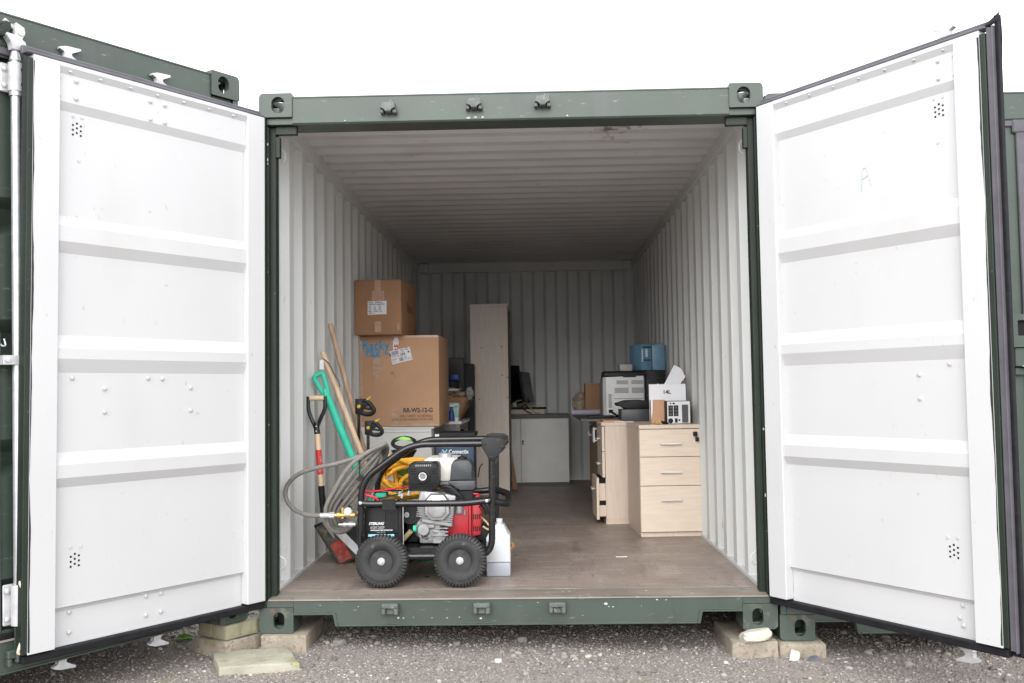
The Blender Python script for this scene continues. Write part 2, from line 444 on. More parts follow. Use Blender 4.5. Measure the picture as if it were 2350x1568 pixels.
def smooth_path(pts, n=6):
    """Catmull-Rom through the points"""
    P = [Vector(p) for p in pts]
    P = [P[0] * 2 - P[1]] + P + [P[-1] * 2 - P[-2]]
    out = []
    for i in range(1, len(P) - 2):
        a, b, c, d = P[i - 1:i + 3]
        for k in range(n):
            t = k / n
            out.append(0.5 * ((2 * b) + (c - a) * t + (2 * a - 5 * b + 4 * c - d) * t * t + (3 * b - a - 3 * c + d) * t ** 3))
    out.append(P[-2])
    return out
def rounded(pts, rad, n=5):
    """polyline with rounded corners"""
    P = [Vector(p) for p in pts]
    out = [P[0]]
    for a, b, c in zip(P, P[1:], P[2:]):
        d0, d1 = (a - b), (c - b)
        r = min(rad, d0.length * 0.49, d1.length * 0.49)
        s, e = b + d0.normalized() * r, b + d1.normalized() * r
        for k in range(n + 1):
            t = k / n
            out.append(s * (1 - t) ** 2 + b * 2 * t * (1 - t) + e * t * t)
    out.append(P[-1])
    return out
def rrect(x0, x1, z0, z1, r, n=6, rs=None):
    """rounded rectangle loop, anticlockwise from the lower left; rs: radii (bl, br, tr, tl)"""
    rs = rs or (r,) * 4
    out = []
    for (cx, cz, a0), rr in zip(((x0, z0, PI), (x1, z0, 1.5 * PI), (x1, z1, 0), (x0, z1, 0.5 * PI)), rs):
        ox, oz = cx + (rr if cx == x0 else -rr), cz + (rr if cz == z0 else -rr)
        for k in range(n + 1):
            t = a0 + 0.5 * PI * k / n
            out.append((ox + rr * math.cos(t), oz + rr * math.sin(t)))
    return out
def rough(o, amp, sc, seed=0, cuts=0):
    """knock a mesh off true: subdivide and jitter along smooth noise"""
    from mathutils import noise
    bm = bmesh.new()
    bm.from_mesh(o.data)
    if cuts:
        bmesh.ops.subdivide_edges(bm, edges=bm.edges, cuts=cuts, use_grid_fill=True)
    for v in bm.verts:
        q = v.co * sc + Vector((seed * 3.7, seed * 1.3, seed * 9.1))
        v.co += noise.noise_vector(q) * amp
    bm.to_mesh(o.data)
    bm.free()

# ---------------------------------------------------------------- ground
def gz(x, y):
    from mathutils import noise
    return -0.103 - 0.017 * max(-6, min(6, x)) + 0.012 * noise.noise(Vector((x * 1.7, y * 1.7, 0.3))) + 0.006 * noise.noise(Vector((x * 6, y * 6, 2.0)))
def build_ground():
    xs = [-600, -150, -40, -12, -6] + [(-3.6 + 0.06 * i) for i in range(121)] + [6, 12, 40, 150, 600]
    ys = [-600, -150, -40, -12, -5, -2.5] + [(-1.2 + 0.06 * i) for i in range(61)] + [4, 8, 14, 40, 150, 600]
    mb = MB()
    mb.sheet([[(x, y, gz(x, y)) for x in xs] for y in ys])
    m = mat('gravel_ground', (0.245, 0.215, 0.195), 0.95, var=0.30, scale=90, bump=1.0, bscale=160,
            dirt=[((0.13, 0.115, 0.11), 0.36, 70, ONE), ((0.36, 0.33, 0.30), 0.28, 130, ONE), ((0.30, 0.25, 0.205), 0.24, 2.3, ONE), ((0.19, 0.19, 0.10), 0.16, 5, ONE), ((0.62, 0.60, 0.58), 0.12, 150, ONE)])
    o = mb.build('ground', m, mesh_kw=dict(closed=False))
    o['kind'] = 'structure'
build_ground()

def build_gravel():
    """loose chippings too many to count, one mesh of small irregular stones"""
    ico = bmesh.new()
    bmesh.ops.create_icosphere(ico, subdivisions=1, radius=1.0)
    base_v = np.array([v.co[:] for v in ico.verts])
    base_f = np.array([[v.index for v in f.verts] for f in ico.faces])
    ico.free()
    n1, n2 = 44000, 300
    pos = []
    x = rng.uniform(-3.0, 3.0, n1); y = np.concatenate([rng.uniform(-0.62, 0.55, n1 * 3 // 4), rng.uniform(0.55, 2.0, n1 - n1 * 3 // 4)])
    s = np.exp(rng.normal(math.log(0.0040), 0.38, n1)).clip(0.002, 0.011)
    xb = rng.uniform(-2.6, 2.6, n2); yb = rng.normal(0.05, 0.22, n2).clip(-0.6, 0.6); sb = rng.uniform(0.010, 0.020, n2)
    x, y, s = np.r_[x, xb], np.r_[y, yb], np.r_[s, sb]
    n = len(x)
    z = np.array([gz(a, b) for a, b in zip(x, y)])
    k = len(base_v)
    V = base_v[None] * (1 + rng.uniform(-0.32, 0.32, (n, k, 1)))
    sc = np.stack([rng.uniform(0.7, 1.4, n), rng.uniform(0.6, 1.1, n), rng.uniform(0.45, 0.8, n)], 1) * s[:, None]
    V = V * sc[:, None, :]
    a = rng.uniform(0, 2 * PI, n)
    ca, sa = np.cos(a)[:, None], np.sin(a)[:, None]
    X = V[:, :, 0] * ca - V[:, :, 1] * sa + x[:, None]
    Y = V[:, :, 0] * sa + V[:, :, 1] * ca + y[:, None]
    Z = V[:, :, 2] + (z + s * 0.2)[:, None]
    co = np.stack([X, Y, Z], 2).reshape(-1, 3)
    F = (base_f[None] + (np.arange(n) * k)[:, None, None]).reshape(-1, 3)
    me = bpy.data.meshes.new('gravel')
    me.vertices.add(len(co)); me.vertices.foreach_set('co', co.ravel())
    me.loops.add(F.size); me.loops.foreach_set('vertex_index', F.ravel().astype(np.int32))
    me.polygons.add(len(F)); me.polygons.foreach_set('loop_start', np.arange(0, F.size, 3, dtype=np.int32))
    me.update(calc_edges=True)
    m = bpy.data.materials.new('gravel_stones')
    m.use_nodes = True
    t = m.node_tree
    g = t.nodes.new('ShaderNodeNewGeometry')
    r = t.nodes.new('ShaderNodeValToRGB')
    el = r.color_ramp.elements
    cols = [(0.0, (0.12, 0.108, 0.102)), (0.25, (0.19, 0.17, 0.158)), (0.5, (0.25, 0.22, 0.20)), (0.75, (0.30, 0.26, 0.23)), (0.90, (0.32, 0.295, 0.27)), (0.982, (0.44, 0.42, 0.40)), (1.0, (0.62, 0.60, 0.58))]
    el[0].position, el[0].color = cols[0][0], lin(cols[0][1])
    el[1].position, el[1].color = 1.0, lin(cols[-1][1])
    for p, c in cols[1:-1]:
        e = el.new(p)
        e.color = lin(c)
    t.links.new(g.outputs['Random Per Island'], r.inputs[0])
    b = t.nodes['Principled BSDF']
    b.inputs['Roughness'].default_value = 0.9
    t.links.new(r.outputs[0], b.inputs['Base Color'])
    me.materials.append(m)
    o = bpy.data.objects.new('gravel', me)
    C.objects.link(o)
    o['kind'] = 'stuff'
    o['label'] = 'loose grey and pale stone chippings over the ground'
build_gravel()

# ---------------------------------------------------------------- shipping containers
HW, LEN, HT = 1.219, 6.058, 2.591
RIDGES = [(1.852, 1.812, 1.748, 1.702), (1.374, 1.322, 1.280, 1.225), (0.910, 0.862, 0.810, 0.772)]
def oval(cx, cz, w, h, n=28):
    """upright slot loop with as many points as rrect(n=6)"""
    out = []
    r = w / 2
    for (sx, sz, a0) in ((-1, -1, PI), (1, -1, 1.5 * PI), (1, 1, 0), (-1, 1, 0.5 * PI)):
        for k in range(7):
            t = a0 + 0.5 * PI * k / 6
            out.append((cx + r * math.cos(t), cz + sz * (h / 2 - r) + r * math.sin(t)))
    return out
def casting(x_in, x_out, front, top, m, parent, name='corner_casting'):
    """hollow corner casting 162 wide, 178 deep, 118 high; holes in the front, the outer side and the top or bottom face"""
    x0, x1 = sorted((x_in, x_out))
    y0, y1 = (0.0, 0.178) if front else (LEN - 0.178, LEN)
    z0, z1 = (HT - 0.118, HT) if top else (0.0, 0.118)
    out_right = x_out > x_in
    big = 0.022
    rs = [0.004] * 4
    rs[(2 if top else 1) if out_right else (3 if top else 0)] = big
    th = 0.028
    mb = MB()
    cx = (x0 + x1) / 2 - (0.012 if out_right else -0.012)
    zc = (z0 + z1) / 2
    loop = rrect(x0, x1, z0, z1, 0.004, 6, rs)
    for ya, yb in ((y0, y0 + th),) if front else ((y1 - th, y1),):
        mb.ring(loop, oval(cx, zc, 0.064 if top else 0.052, 0.082 if top else 0.078), ya, yb, 'y')
    ya, yb = (y0 + th, y1) if front else (y0, y1 - th)
    zt = (z1 - th, z1) if top else (z0, z0 + th)
    zo = (z0, z0 + th) if top else (z1 - th, z1)
    inset = 0.016
    xa, xb = (x0 + 0.001, x1 - 0.004) if out_right else (x0 + 0.004, x1 - 0.001)
    mb.ring(rrect(xa, xb, ya, yb, 0.003), oval((x0 + x1) / 2, (ya + yb) / 2 + 0.004, 0.063, 0.10), zt[0] + (0.001 if not top else 0), zt[1] - (0.001 if top else 0), 'z')
    mb.box((xa, ya, zo[0]), (xb, yb, zo[1]))
    zi0, zi1 = z0 + th, z1 - th
    for xs, is_out in (((x0 + 0.001, x0 + th), not out_right), ((x1 - th, x1 - 0.001), out_right)):
        if is_out:
            lp = rrect(ya, yb, zi0, zi1, 0.002)
            mb.ring(lp, oval((ya + yb) / 2, (zi0 + zi1) / 2, 0.045, 0.05), xs[0], xs[1], 'x')
        else:
            mb.box((xs[0], ya, zi0), (xs[1], yb, zi1))
    back = (yb - th, yb) if front else (ya, ya + th)
    mb.box((x0 + th, back[0], zi0), (x1 - th, back[1], zi1))
    return mb.build(name, m, parent)

def corrug(a, b, pitch, flat, slope, d):
    """(position, depth) points of a trapezoid corrugation between a and b: first flat at depth 0"""
    out, t = [(a, 0.0)], a + flat
    lev = 0
    while t < b - 0.02:
        out.append((t, d if lev else 0.0))
        lev = 1 - lev
        out.append((min(b, t + slope), d if lev else 0.0))
        t += pitch / 2
    if out[-1][0] < b:
        out.append((b, out[-1][1]))
    return out

def door_profile(flat=-0.0285, crest=-0.009):
    pr = [(2.448, -0.001), (2.424, -0.014), (2.311, -0.014), (2.277, flat)]
    for a, b, c, d in RIDGES:
        pr += [(a, flat), (b, crest), (c, crest), (d, flat)]
    return pr + [(0.304, flat), (0.300, -0.040), (0.285, -0.048), (0.157, -0.048)]

bolt_mesh = MB().lathe([(0.0105, -0.001), (0.0105, 0.0015), (0.0078, 0.002), (0.0075, 0.006), (0.005, 0.008), (0.0, 0.0085)], (0, 0, 0), 'y', 12).mesh('bolt_head', bolt_white)
rivet_mesh = MB().lathe([(0.0075, -0.001), (0.006, 0.003), (0.0, 0.004)], (0, 0, 0), 'y', 10).mesh('rivet_head', bolt_white)
hole_mesh = MB().lathe([(0.0047, -0.004), (0.0047, 0.0006), (0.0, 0.0006)], (0, 0, 0), 'y', 12).mesh('vent_hole', holem)

def cam_hook(mb, u, w, z, s, up):
    """cast cam: a forked hook on the end of the locking rod, prongs pointing away from the hinge (s) """
    k = 1 if up else -1
    poly = [(-0.012, 0.0), (0.045, -0.006), (0.052, 0.004), (0.020, 0.016), (0.014, 0.028), (0.022, 0.035), (0.060, 0.050), (0.057, 0.060), (-0.008, 0.056), (-0.034, 0.047), (-0.036, 0.039), (-0.014, 0.033), (-0.012, 0.017), (-0.018, 0.010)]
    mb.prism([(u - s * p[0], z + k * p[1]) for p in poly], w - 0.012, w + 0.012, 'y', bev=0.002)

def open_door(parent, hinge, ang, mirror):
    """one leaf swung open; local x runs from the hinge to the free edge, local y towards the white inner face"""
    sy = -1.0 if mirror else 1.0
    U = 1.138
    mb = MB()
    def bx(u0, u1, w0, w1, z0, z1, bev=0.0, tgt=None):
        (tgt or mb).box((u0, sy * w0, z0), (u1, sy * w1, z1), bev)
    bx(0.0, 0.1045, -0.050, 0.0, 0.156, 2.4655, 0.003)
    bx(1.0305, U, -0.050, 0.0, 0.156, 2.4655, 0.001)
    bx(0.1045, 1.0305, -0.050, -0.0006, 2.4485, 2.4655)
    bx(0.1045, 1.0305, -0.056, -0.046, 0.150, 0.158)
    door = mb.build('door', white_door, parent, loc=hinge, rot=(0, 0, ang))
    door['label'] = ('right' if mirror else 'left') + ' door leaf swung wide open with white ribbed inner face'
    prof = door_profile()
    us = [0.1045, 0.4, 0.7, 1.0305]
    MB().sheet([[(u, sy * w, z) for u in us] for z, w in prof]).build('inner_panel', white_door, door, mesh_kw=dict(closed=False))
    MB().sheet([[(u, sy * (w - 0.007), z) for u in us] for z, w in prof]).build('outer_panel', green, door, mesh_kw=dict(closed=False))
    g = MB()
    bx(U, 1.160, -0.050, -0.003, 0.158, 2.450, 0.002, g)
    bx(0.0, U, -0.0535, -0.0505, 0.157, 2.464, 0, g)
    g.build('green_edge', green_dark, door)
    # ragged green paint line that laps onto the white stile
    e = MB()
    zz = np.linspace(0.165, 2.44, 60)
    ww = 0.0035 + 0.0025 * np.sin(zz * 5.1 + (2 if mirror else 0)) + 0.002 * np.sin(zz * 13.0) + rng.uniform(0, 0.0025, 60)
    e.sheet([[(U - w_, sy * 0.0007, z), (U + 0.0005, sy * 0.0007, z)] for z, w_ in zip(zz, ww)])
    e.build('paint_lap', green_dark, door, mesh_kw=dict(closed=False))
    # rubber gasket with fins round the leaf
    k = MB()
    bx(0.0, 1.162, -0.014, -0.001, 2.4665, 2.4775, 0.003, k)
    bx(0.0, 1.168, -0.030, -0.0145, 2.4665, 2.4725, 0.001, k)
    bx(0.0, 1.168, -0.050, -0.032, 2.4665, 2.502, 0.004, k)
    k.build('gasket', rubber, door)
    k2 = MB()
    bx(0.0, 1.150, -0.050, -0.012, 0.120, 0.1495, 0.004, k2)
    k2.build('gasket', rubber_dk, door)
    if mirror:
        k3 = MB()
        bx(1.161, 1.187, -0.030, -0.010, 0.150, 2.466, 0.002, k3)
        bx(1.185, 1.190, -0.034, -0.004, 0.145, 2.472, 0.001, k3)
        k3.build('gasket', rubber, door)
        k4 = MB()
        bx(1.190, 1.206, -0.040, -0.020, 0.135, 2.484, 0.003, k4)
        bx(1.150, 1.206, -0.056, -0.042, 0.124, 0.150, 0.004, k4)
        k4.build('gasket', rubber_dk, door)
        # torn corner of the rubber curling up at the top of the free edge
        c = MB()
        rows = []
        for i in range(7):
            t = i / 6
            rows.append([(1.110 + 0.094 * t, sy * (-0.022 - 0.004 * j), 2.474 + (0.006 + 0.034 * t ** 1.6) * j / 3 + 0.006 * t) for j in range(4)])
        c.sheet(rows)
        rows = []
        for i in range(8):
            t = i / 7
            rows.append([(1.188 + 0.0055 * j + 0.004 * math.sin(t * 3), sy * (-0.022 - 0.006 * j), 2.34 + t * 0.172) for j in range(4)])
        c.sheet(rows)
        o = c.build('torn_gasket_corner', rubber_dk, door, mesh_kw=dict(closed=False))
        s_ = o.modifiers.new('thick', 'SOLIDIFY')
        s_.thickness = 0.005
    # bolts: ring of pairs on the top and bottom rails, small ones along the lip, fixings of the rod brackets
    top = [(1.028, 2.404), (1.028, 2.331), (0.957, 2.404), (0.957, 2.333), (0.617, 2.401), (0.546, 2.401), (0.617, 2.323), (0.546, 2.323)]
    bot = [(0.948, 0.275), (0.948, 0.197), (0.606, 0.279), (0.533, 0.278), (0.606, 0.199), (0.533, 0.201), (1.017, 0.272), (1.017, 0.192)]
    mid = [(1.022, 1.203), (0.955, 1.203), (0.613, 1.204), (0.543, 1.201), (0.813, 1.160), (0.813, 1.064), (0.399, 1.162), (0.399, 1.062)]
    if mirror:
        top, bot, mid = [top[i] for i in (0, 1, 2, 3)], [(0.954, 0.274), (0.954, 0.196), (1.018, 0.272), (1.018, 0.192), (0.940, 0.224)], [(0.949, 1.207), (1.022, 1.205), (0.813, 1.168), (0.813, 1.072)]
    rz = 0 if not mirror else PI
    for pts, w in ((top, -0.014), (bot, -0.048), (mid, -0.0285)):
        for u, z in pts:
            link('bolt_head', bolt_mesh, door, (u, sy * w, z), (0, 0, rz))
    for u in (0.985, 0.854, 0.716, 0.585, 0.452, 0.319, 0.183):
        link('rivet_head', rivet_mesh, door, (u, sy * -0.007, 2.4365), (R(60) * sy, 0, rz))
    for u, z in ((0.960, 2.263), (0.922, 2.264), (0.955, 0.533), (0.912, 0.531), (0.934, 2.085)):
        link('rivet_head', rivet_mesh, door, (u, sy * -0.0285, z), (0, 0, rz))
    for cu, cz in ((0.943, 2.212), (0.936, 0.480)):
        d = 0.0185
        for i, j in ((0, 1.35), (-1, 0.9), (1, 0.85), (0, 0.3), (-1, -0.15), (1, -0.2), (0, -0.75), (-1, -1.2), (1, -1.25)):
            link('vent_hole', hole_mesh, door, (cu + i * d * 0.92, sy * -0.0285, cz + j * d), (0, 0, rz))
    # locking rods on the outer face, cams beyond the leaf at both ends
    for u in ((0.955, 0.527) if not mirror else (0.950,)):
        r_ = MB()
        r_.cyl((u, sy * -0.092, 0.115), (u, sy * -0.092, 2.50), 0.017, 14)
        for z in (0.27, 1.21, 2.33):
            r_.box((u - 0.045, sy * -0.115, z - 0.04), (u + 0.045, sy * -0.054, z + 0.04), 0.004)
        r = r_.build('locking_rod', galv, door)
        for up in (True, False):
            h = MB()
            cam_hook(h, u, sy * -0.092, 2.509 if up else 0.104, 1, up)
            h.cyl((u, sy * -0.092, 2.49 if up else 0.13), (u, sy * -0.092, 2.515 if up else 0.10), 0.0165, 12)
            h.build('cam', galv_white, door)
    return door

def closed_leaf(mb_frame, mb_panel, x0, x1, y0, stile):
    """outer face of a closed leaf between x0 and x1, front at y0; grooves where the inner side has ridges"""
    mb_frame.box((x0, y0, 0.16), (x0 + stile, y0 + 0.05, 2.43), 0.003)
    mb_frame.box((x1 - stile, y0, 0.16), (x1, y0 + 0.05, 2.43), 0.003)
    mb_frame.box((x0 + stile, y0 + 0.0006, 2.40), (x1 - stile, y0 + 0.05, 2.4294), 0)
    mb_frame.box((x0 + stile, y0 + 0.0006, 0.1606), (x1 - stile, y0 + 0.05, 0.19), 0)
    pr = [(2.40, 0.034)]
    pr += [(2.30, 0.034), (2.275, 0.012)]
    for a, b, c, d in RIDGES:
        pr += [(a, 0.012), (b, 0.046), (c, 0.046), (d, 0.012)]
    pr += [(0.38, 0.012), (0.355, 0.034), (0.19, 0.034)]
    mb_panel.sheet([[(x0 + stile, y0 + w, z), (x1 - stile, y0 + w, z)] for z, w in pr])

def keeper(x, z, parent, top, m=None):
    """welded cam keeper: a notched block standing off the rail"""
    mb = MB()
    if top:
        mb.prism([(x - 0.036, z - 0.010), (x - 0.030, z + 0.018), (x + 0.030, z + 0.022), (x + 0.036, z - 0.010), (x + 0.018, z - 0.010), (x + 0.014, z - 0.026), (x - 0.014, z - 0.026), (x - 0.018, z - 0.010)], -0.040, 0.0093, 'y', bev=0.003)
        mb.box((x - 0.040, -0.026, z - 0.030), (x - 0.022, 0.0093, z - 0.008), 0.003)
        mb.box((x + 0.020, -0.026, z - 0.030), (x + 0.040, 0.0093, z - 0.008), 0.003)
        mb.box((x + 0.006, -0.034, z + 0.019), (x + 0.022, 0.0093, z + 0.032), 0.003)
    else:
        mb.box((x - 0.040, -0.040, z + 0.004), (x + 0.040, 0.0063, z + 0.026), 0.005)
        mb.box((x - 0.040, -0.038, z - 0.024), (x - 0.020, 0.0063, z + 0.008), 0.005)
        mb.box((x + 0.018, -0.038, z - 0.026), (x + 0.040, 0.0063, z + 0.008), 0.005)
        mb.box((x - 0.020, -0.016, z - 0.026), (x + 0.018, 0.0063, z + 0.002), 0.003)
    return mb.build('cam_keeper', m or keeper_m, parent)

def container(loc, rot, label, opened, rods=(), keepers=()):
    t = thing('shipping_container', label, 'shipping container', loc, rot, 'green shipping containers', local=True)
    paint = green
    for top in (True, False):
        for front in (True, False):
            for s in (-1, 1):
                casting(s * 1.057, s * HW, front, top, green_rust if not top else green, t)
    # corner posts
    for s in (-1, 1):
        mb = MB()
        mb.box((s * 1.2145, 0.004, 0.118), (s * 1.186, 0.110, 2.473), 0.002)
        mb.box((s * 1.186, 0.055, 0.135), (s * 1.150, 0.110, 2.435), 0.002)
        mb.box((s * 1.186, 0.020, 0.140), (s * 1.176, 0.055, 2.430), 0.002)
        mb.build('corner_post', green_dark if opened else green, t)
        MB().box((s * 1.2145, 5.95, 0.118), (s * 1.150, 6.054, 2.473), 0.002).build('corner_post', inside if opened else green, t)
    # header: face, sloped soffit, thin top flange
    mb = MB()
    mb.prism([(0.0095, 2.567), (0.0095, 2.445), (0.016, 2.437), (0.165, 2.437), (0.165, 2.567)], -1.0568, 1.0568, 'x')
    mb.box((-1.0568, 0.006, 2.5672), (1.0568, 0.166, 2.5735))
    mb.box((-1.186, 0.020, 2.440), (-1.0, 0.0765, 2.4725), 0.002)
    mb.box((1.0, 0.020, 2.440), (1.186, 0.0765, 2.4725), 0.002)
    for q in (-1, 1):
        mb.box((q * 1.0572, 0.0772, 2.437), (q * 1.149, 0.1645, 2.4725))
        mb.box((q * 1.1495, 0.0772, 2.4375), (q * 1.186, 0.1090, 2.4725))
    mb.build('header_beam', paint, t)
    if opened:
        for s in (-1, 1):
            mb = MB()
            mb.box((s * 1.149, 0.045, 2.398), (s * 1.045, 0.0760, 2.4366), 0.002)
            mb.box((s * 1.149, 0.045, 2.285), (s * 1.128, 0.0760, 2.3875), 0.002)
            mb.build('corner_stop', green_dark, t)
    # sill: front face with a recess beside each lower casting
    outl = [(-1.0568, 0.150), (-1.0568, 0.084), (-0.872, 0.084), (-0.860, 0.030), (0.860, 0.030), (0.872, 0.084), (1.0568, 0.084), (1.0568, 0.150)]
    mb = MB()
    mb.prism(outl, 0.0065, 0.040, 'y')
    mb.prism([(-1.0566, 0.084), (-0.868, 0.084), (-0.857, 0.030), (-0.845, 0.030), (-0.858, 0.0925), (-1.0566, 0.0925)], 0.0, 0.050, 'y')
    mb.prism([(1.0566, 0.084), (0.868, 0.084), (0.857, 0.030), (0.845, 0.030), (0.858, 0.0925), (1.0566, 0.0925)], 0.0, 0.050, 'y')
    mb.box((-0.844, 0.000, 0.0285), (0.844, 0.052, 0.0375), 0.002)
    mb.box((-1.186, 0.006, 0.118), (-1.0572, 0.06, 0.1495), 0.002)
    mb.box((1.0572, 0.006, 0.118), (1.186, 0.06, 0.1495), 0.002)
    mb.build('sill_beam', paint, t)
    mb = MB()
    mb.prism([(0.000, 0.1502), (0.004, 0.1560), (0.136, 0.1695), (0.136, 0.1502)], -1.178, 1.178, 'x')
    mb.build('sill_plate', sillm, t)
    for x, z, top in keepers:
        keeper(x, z, t, top)
    # side walls, rear wall, roof: corrugated sheets
    wm = inside if opened else green
    for s in (-1, 1):
        pts = corrug(0.11, 5.95, 0.278, 0.070, 0.055, 0.034)
        mb = MB().sheet([[(s * (1.166 + d), y, z) for y, d in pts] for z in (0.15, 2.50)])
        mb.build('side_wall', wm, t, mesh_kw=dict(closed=False))
        mb = MB()
        mb.box((s * 1.150, 0.110, 2.462), (s * 1.214, 5.950, 2.5492), 0.003)
        mb.build('top_rail', wm, t)
        mb = MB()
        mb.box((s * 1.163, 0.110, 0.05), (s * 1.214, 5.950, 0.188), 0.003)
        mb.build('bottom_rail', wm, t)
    pts = corrug(-1.150, 1.150, 0.250, 0.090, 0.032, 0.040)
    MB().sheet([[(x, 5.990 + d, z) for x, d in pts] for z in (0.16, 2.46)]).build('rear_wall', wm, t, mesh_kw=dict(closed=False))
    mb = MB()
    mb.box((-1.0571, 5.935, 2.436), (1.0571, 6.052, 2.548), 0.002)
    for q in (-1, 1):
        mb.box((q * 1.0572, 5.866, 2.428), (q * 1.148, 5.9345, 2.5265), 0.003)
        mb.box((q * 1.0572, 5.9355, 2.4325), (q * 1.1495, 5.985, 2.4725))  # filler plate added to block a light leak below the rear casting
    mb.build('rear_header', wm, t)
    pts = corrug(0.165, 5.98, 0.200, 0.052, 0.045, 0.020)
    MB().sheet([[(x, y, 2.5255 + d) for y, d in pts] for x in (-1.150, 1.150)]).build('roof', ceilm if opened else green, t, mesh_kw=dict(closed=False))
    if opened:
        MB().sheet([[(x, y, 2.531 + d) for y, d in pts] for x in (-1.20, 1.20)]).build('roof_outer_sheet', green, t, mesh_kw=dict(closed=False))
        seams = [0.1362, 1.118, 2.34, 3.56, 4.78, 5.985]
        for a, b in zip(seams, seams[1:]):
            MB().box((-1.1625, a + 0.0018, 0.142), (1.1625, b - 0.0018, 0.170 + random.uniform(-0.0004, 0.0004)), 0.0012).build('floor_board', floorm, t)
        for a in seams[1:-1]:
            MB().box((-1.162, a - 0.0017, 0.150), (1.162, a + 0.0017, 0.1690)).build('joint_strip', joint_m, t)
        mb = MB()
        for k in range(12):
            mb.box((-1.16, 0.35 + 0.48 * k, 0.03), (1.16, 0.39 + 0.48 * k, 0.1415))
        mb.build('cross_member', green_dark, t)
        # lashing rings by the posts
        for s in (-1, 1):
            for y, z in ((0.16, 0.30), (0.175, 2.33)):
                mb = MB()
                mb.tube(rounded([(s * 1.164, y, z + 0.035), (s * 1.140, y + 0.012, z + 0.02), (s * 1.138, y + 0.02, z - 0.02), (s * 1.164, y + 0.03, z - 0.035)], 0.015), 0.0045, 8)
                mb.build('lashing_ring', inside, t)
    else:
        MB().box((-1.15, 0.14, 0.14), (1.15, 5.98, 0.168)).build('floor', floorm, t)
        fr, pn = MB(), MB()
        closed_leaf(fr, pn, -1.166, -0.016, 0.024, 0.085)
        closed_leaf(fr, pn, 0.016, 1.166, 0.024, 0.056)
        d = fr.build('door', green, t)
        pn.build('door_panel', green, d, mesh_kw=dict(closed=False))
        k = MB()
        k.box((-1.17, 0.012, 2.408), (1.17, 0.030, 2.4385), 0.004)
        k.box((-0.034, 0.008, 0.150), (0.030, 0.0225, 2.404), 0.004)
        k.box((-0.050, 0.004, 2.375), (0.046, 0.0222, 2.4395), 0.006)
        k.build('gasket', rubber, d)
        k = MB()
        k.box((-1.17, 0.008, 0.1500), (1.17, 0.030, 0.178), 0.006)
        k.build('gasket', rubber_dk, d)
        for x in rods:
            r_ = MB()
            r_.cyl((x, -0.010, 0.215), (x, -0.010, 2.40), 0.0175, 16)
            r_.cyl((x, -0.010, 2.245), (x, -0.010, 2.262), 0.0235, 16)
            r_.cyl((x, -0.010, 2.385), (x, -0.010, 2.43), 0.023, 16, r2=0.013)
            rod = r_.build('locking_rod', galv, d)
            for z0, z1 in ((2.262, 2.376), (0.205, 0.360)):
                b_ = MB()
                b_.box((x - 0.047, 0.0120, z0), (x + 0.030, 0.0232, z1), 0.004)
                b_.tube([(x, -0.010, z0 + 0.001), (x, -0.010, z1 - 0.001)], 0.027, 16)
                for bz in (z0 + 0.025, z1 - 0.025):
                    b_.lathe([(0.010, 0.012), (0.010, 0.006), (0.005, 0.003), (0.0, 0.003)], (x - 0.035, 0, bz), 'y', 10)
                for hz in (z0 + 0.027, z1 - 0.027):
                    b_.lathe([(0.0, -0.0385), (0.0045, -0.0385), (0.0045, -0.030)], (x + 0.012, 0, hz), 'y', 10, mi=1)
                b_.build('rod_bracket', [galv_white, holem], d)
            b_ = MB()
            b_.box((x - 0.062, -0.030, 1.196), (x + 0.024, -0.026, 1.232), 0.001)
            b_.box((x - 0.062, -0.026, 1.196), (x - 0.028, 0.0235, 1.232), 0.001)
            b_.lathe([(0.009, -0.030), (0.009, -0.036), (0.0, -0.037)], (x - 0.047, 0, 1.214), 'y', 10)
            b_.build('rod_clip', galv_white, d)
            h = MB()
            h.prism([(x - 0.022, 2.425), (x + 0.022, 2.425), (x + 0.026, 2.448), (x + 0.036, 2.452), (x + 0.030, 2.466), (x + 0.012, 2.470), (x + 0.030, 2.490), (x + 0.028, 2.520), (x - 0.004, 2.534), (x - 0.010, 2.500), (x - 0.006, 2.478), (x - 0.040, 2.486), (x - 0.046, 2.476), (x - 0.024, 2.454)], -0.030, 0.002, 'y', bev=0.003)
            h.cyl((x - 0.045, -0.012, 2.538), (x - 0.004, -0.012, 2.512), 0.008, 10)
            h.cyl((x + 0.012, -0.034, 2.500), (x + 0.012, -0.002, 2.500), 0.016, 12)
            h.build('cam', galv_white, d)
            h = MB()
            h.prism([(x - 0.075, 2.485), (x - 0.040, 2.535), (x - 0.020, 2.530), (x - 0.026, 2.480), (x - 0.060, 2.468)], -0.022, 0.009, 'y', bev=0.004)
            h.build('cam_keeper', green_dark, t)
            h = MB()
            h.box((x - 0.045, -0.018, 0.085), (x + 0.035, 0.0063, 0.115), 0.004)
            h.box((x - 0.045, -0.018, 0.055), (x - 0.028, 0.0063, 0.085), 0.004)
            h.box((x + 0.018, -0.018, 0.055), (x + 0.035, 0.0063, 0.085), 0.004)
            h.cyl((x - 0.004, -0.012, 0.215), (x - 0.004, -0.012, 0.07), 0.013, 10)
            h.build('cam_keeper', green_rust, t)
    return t

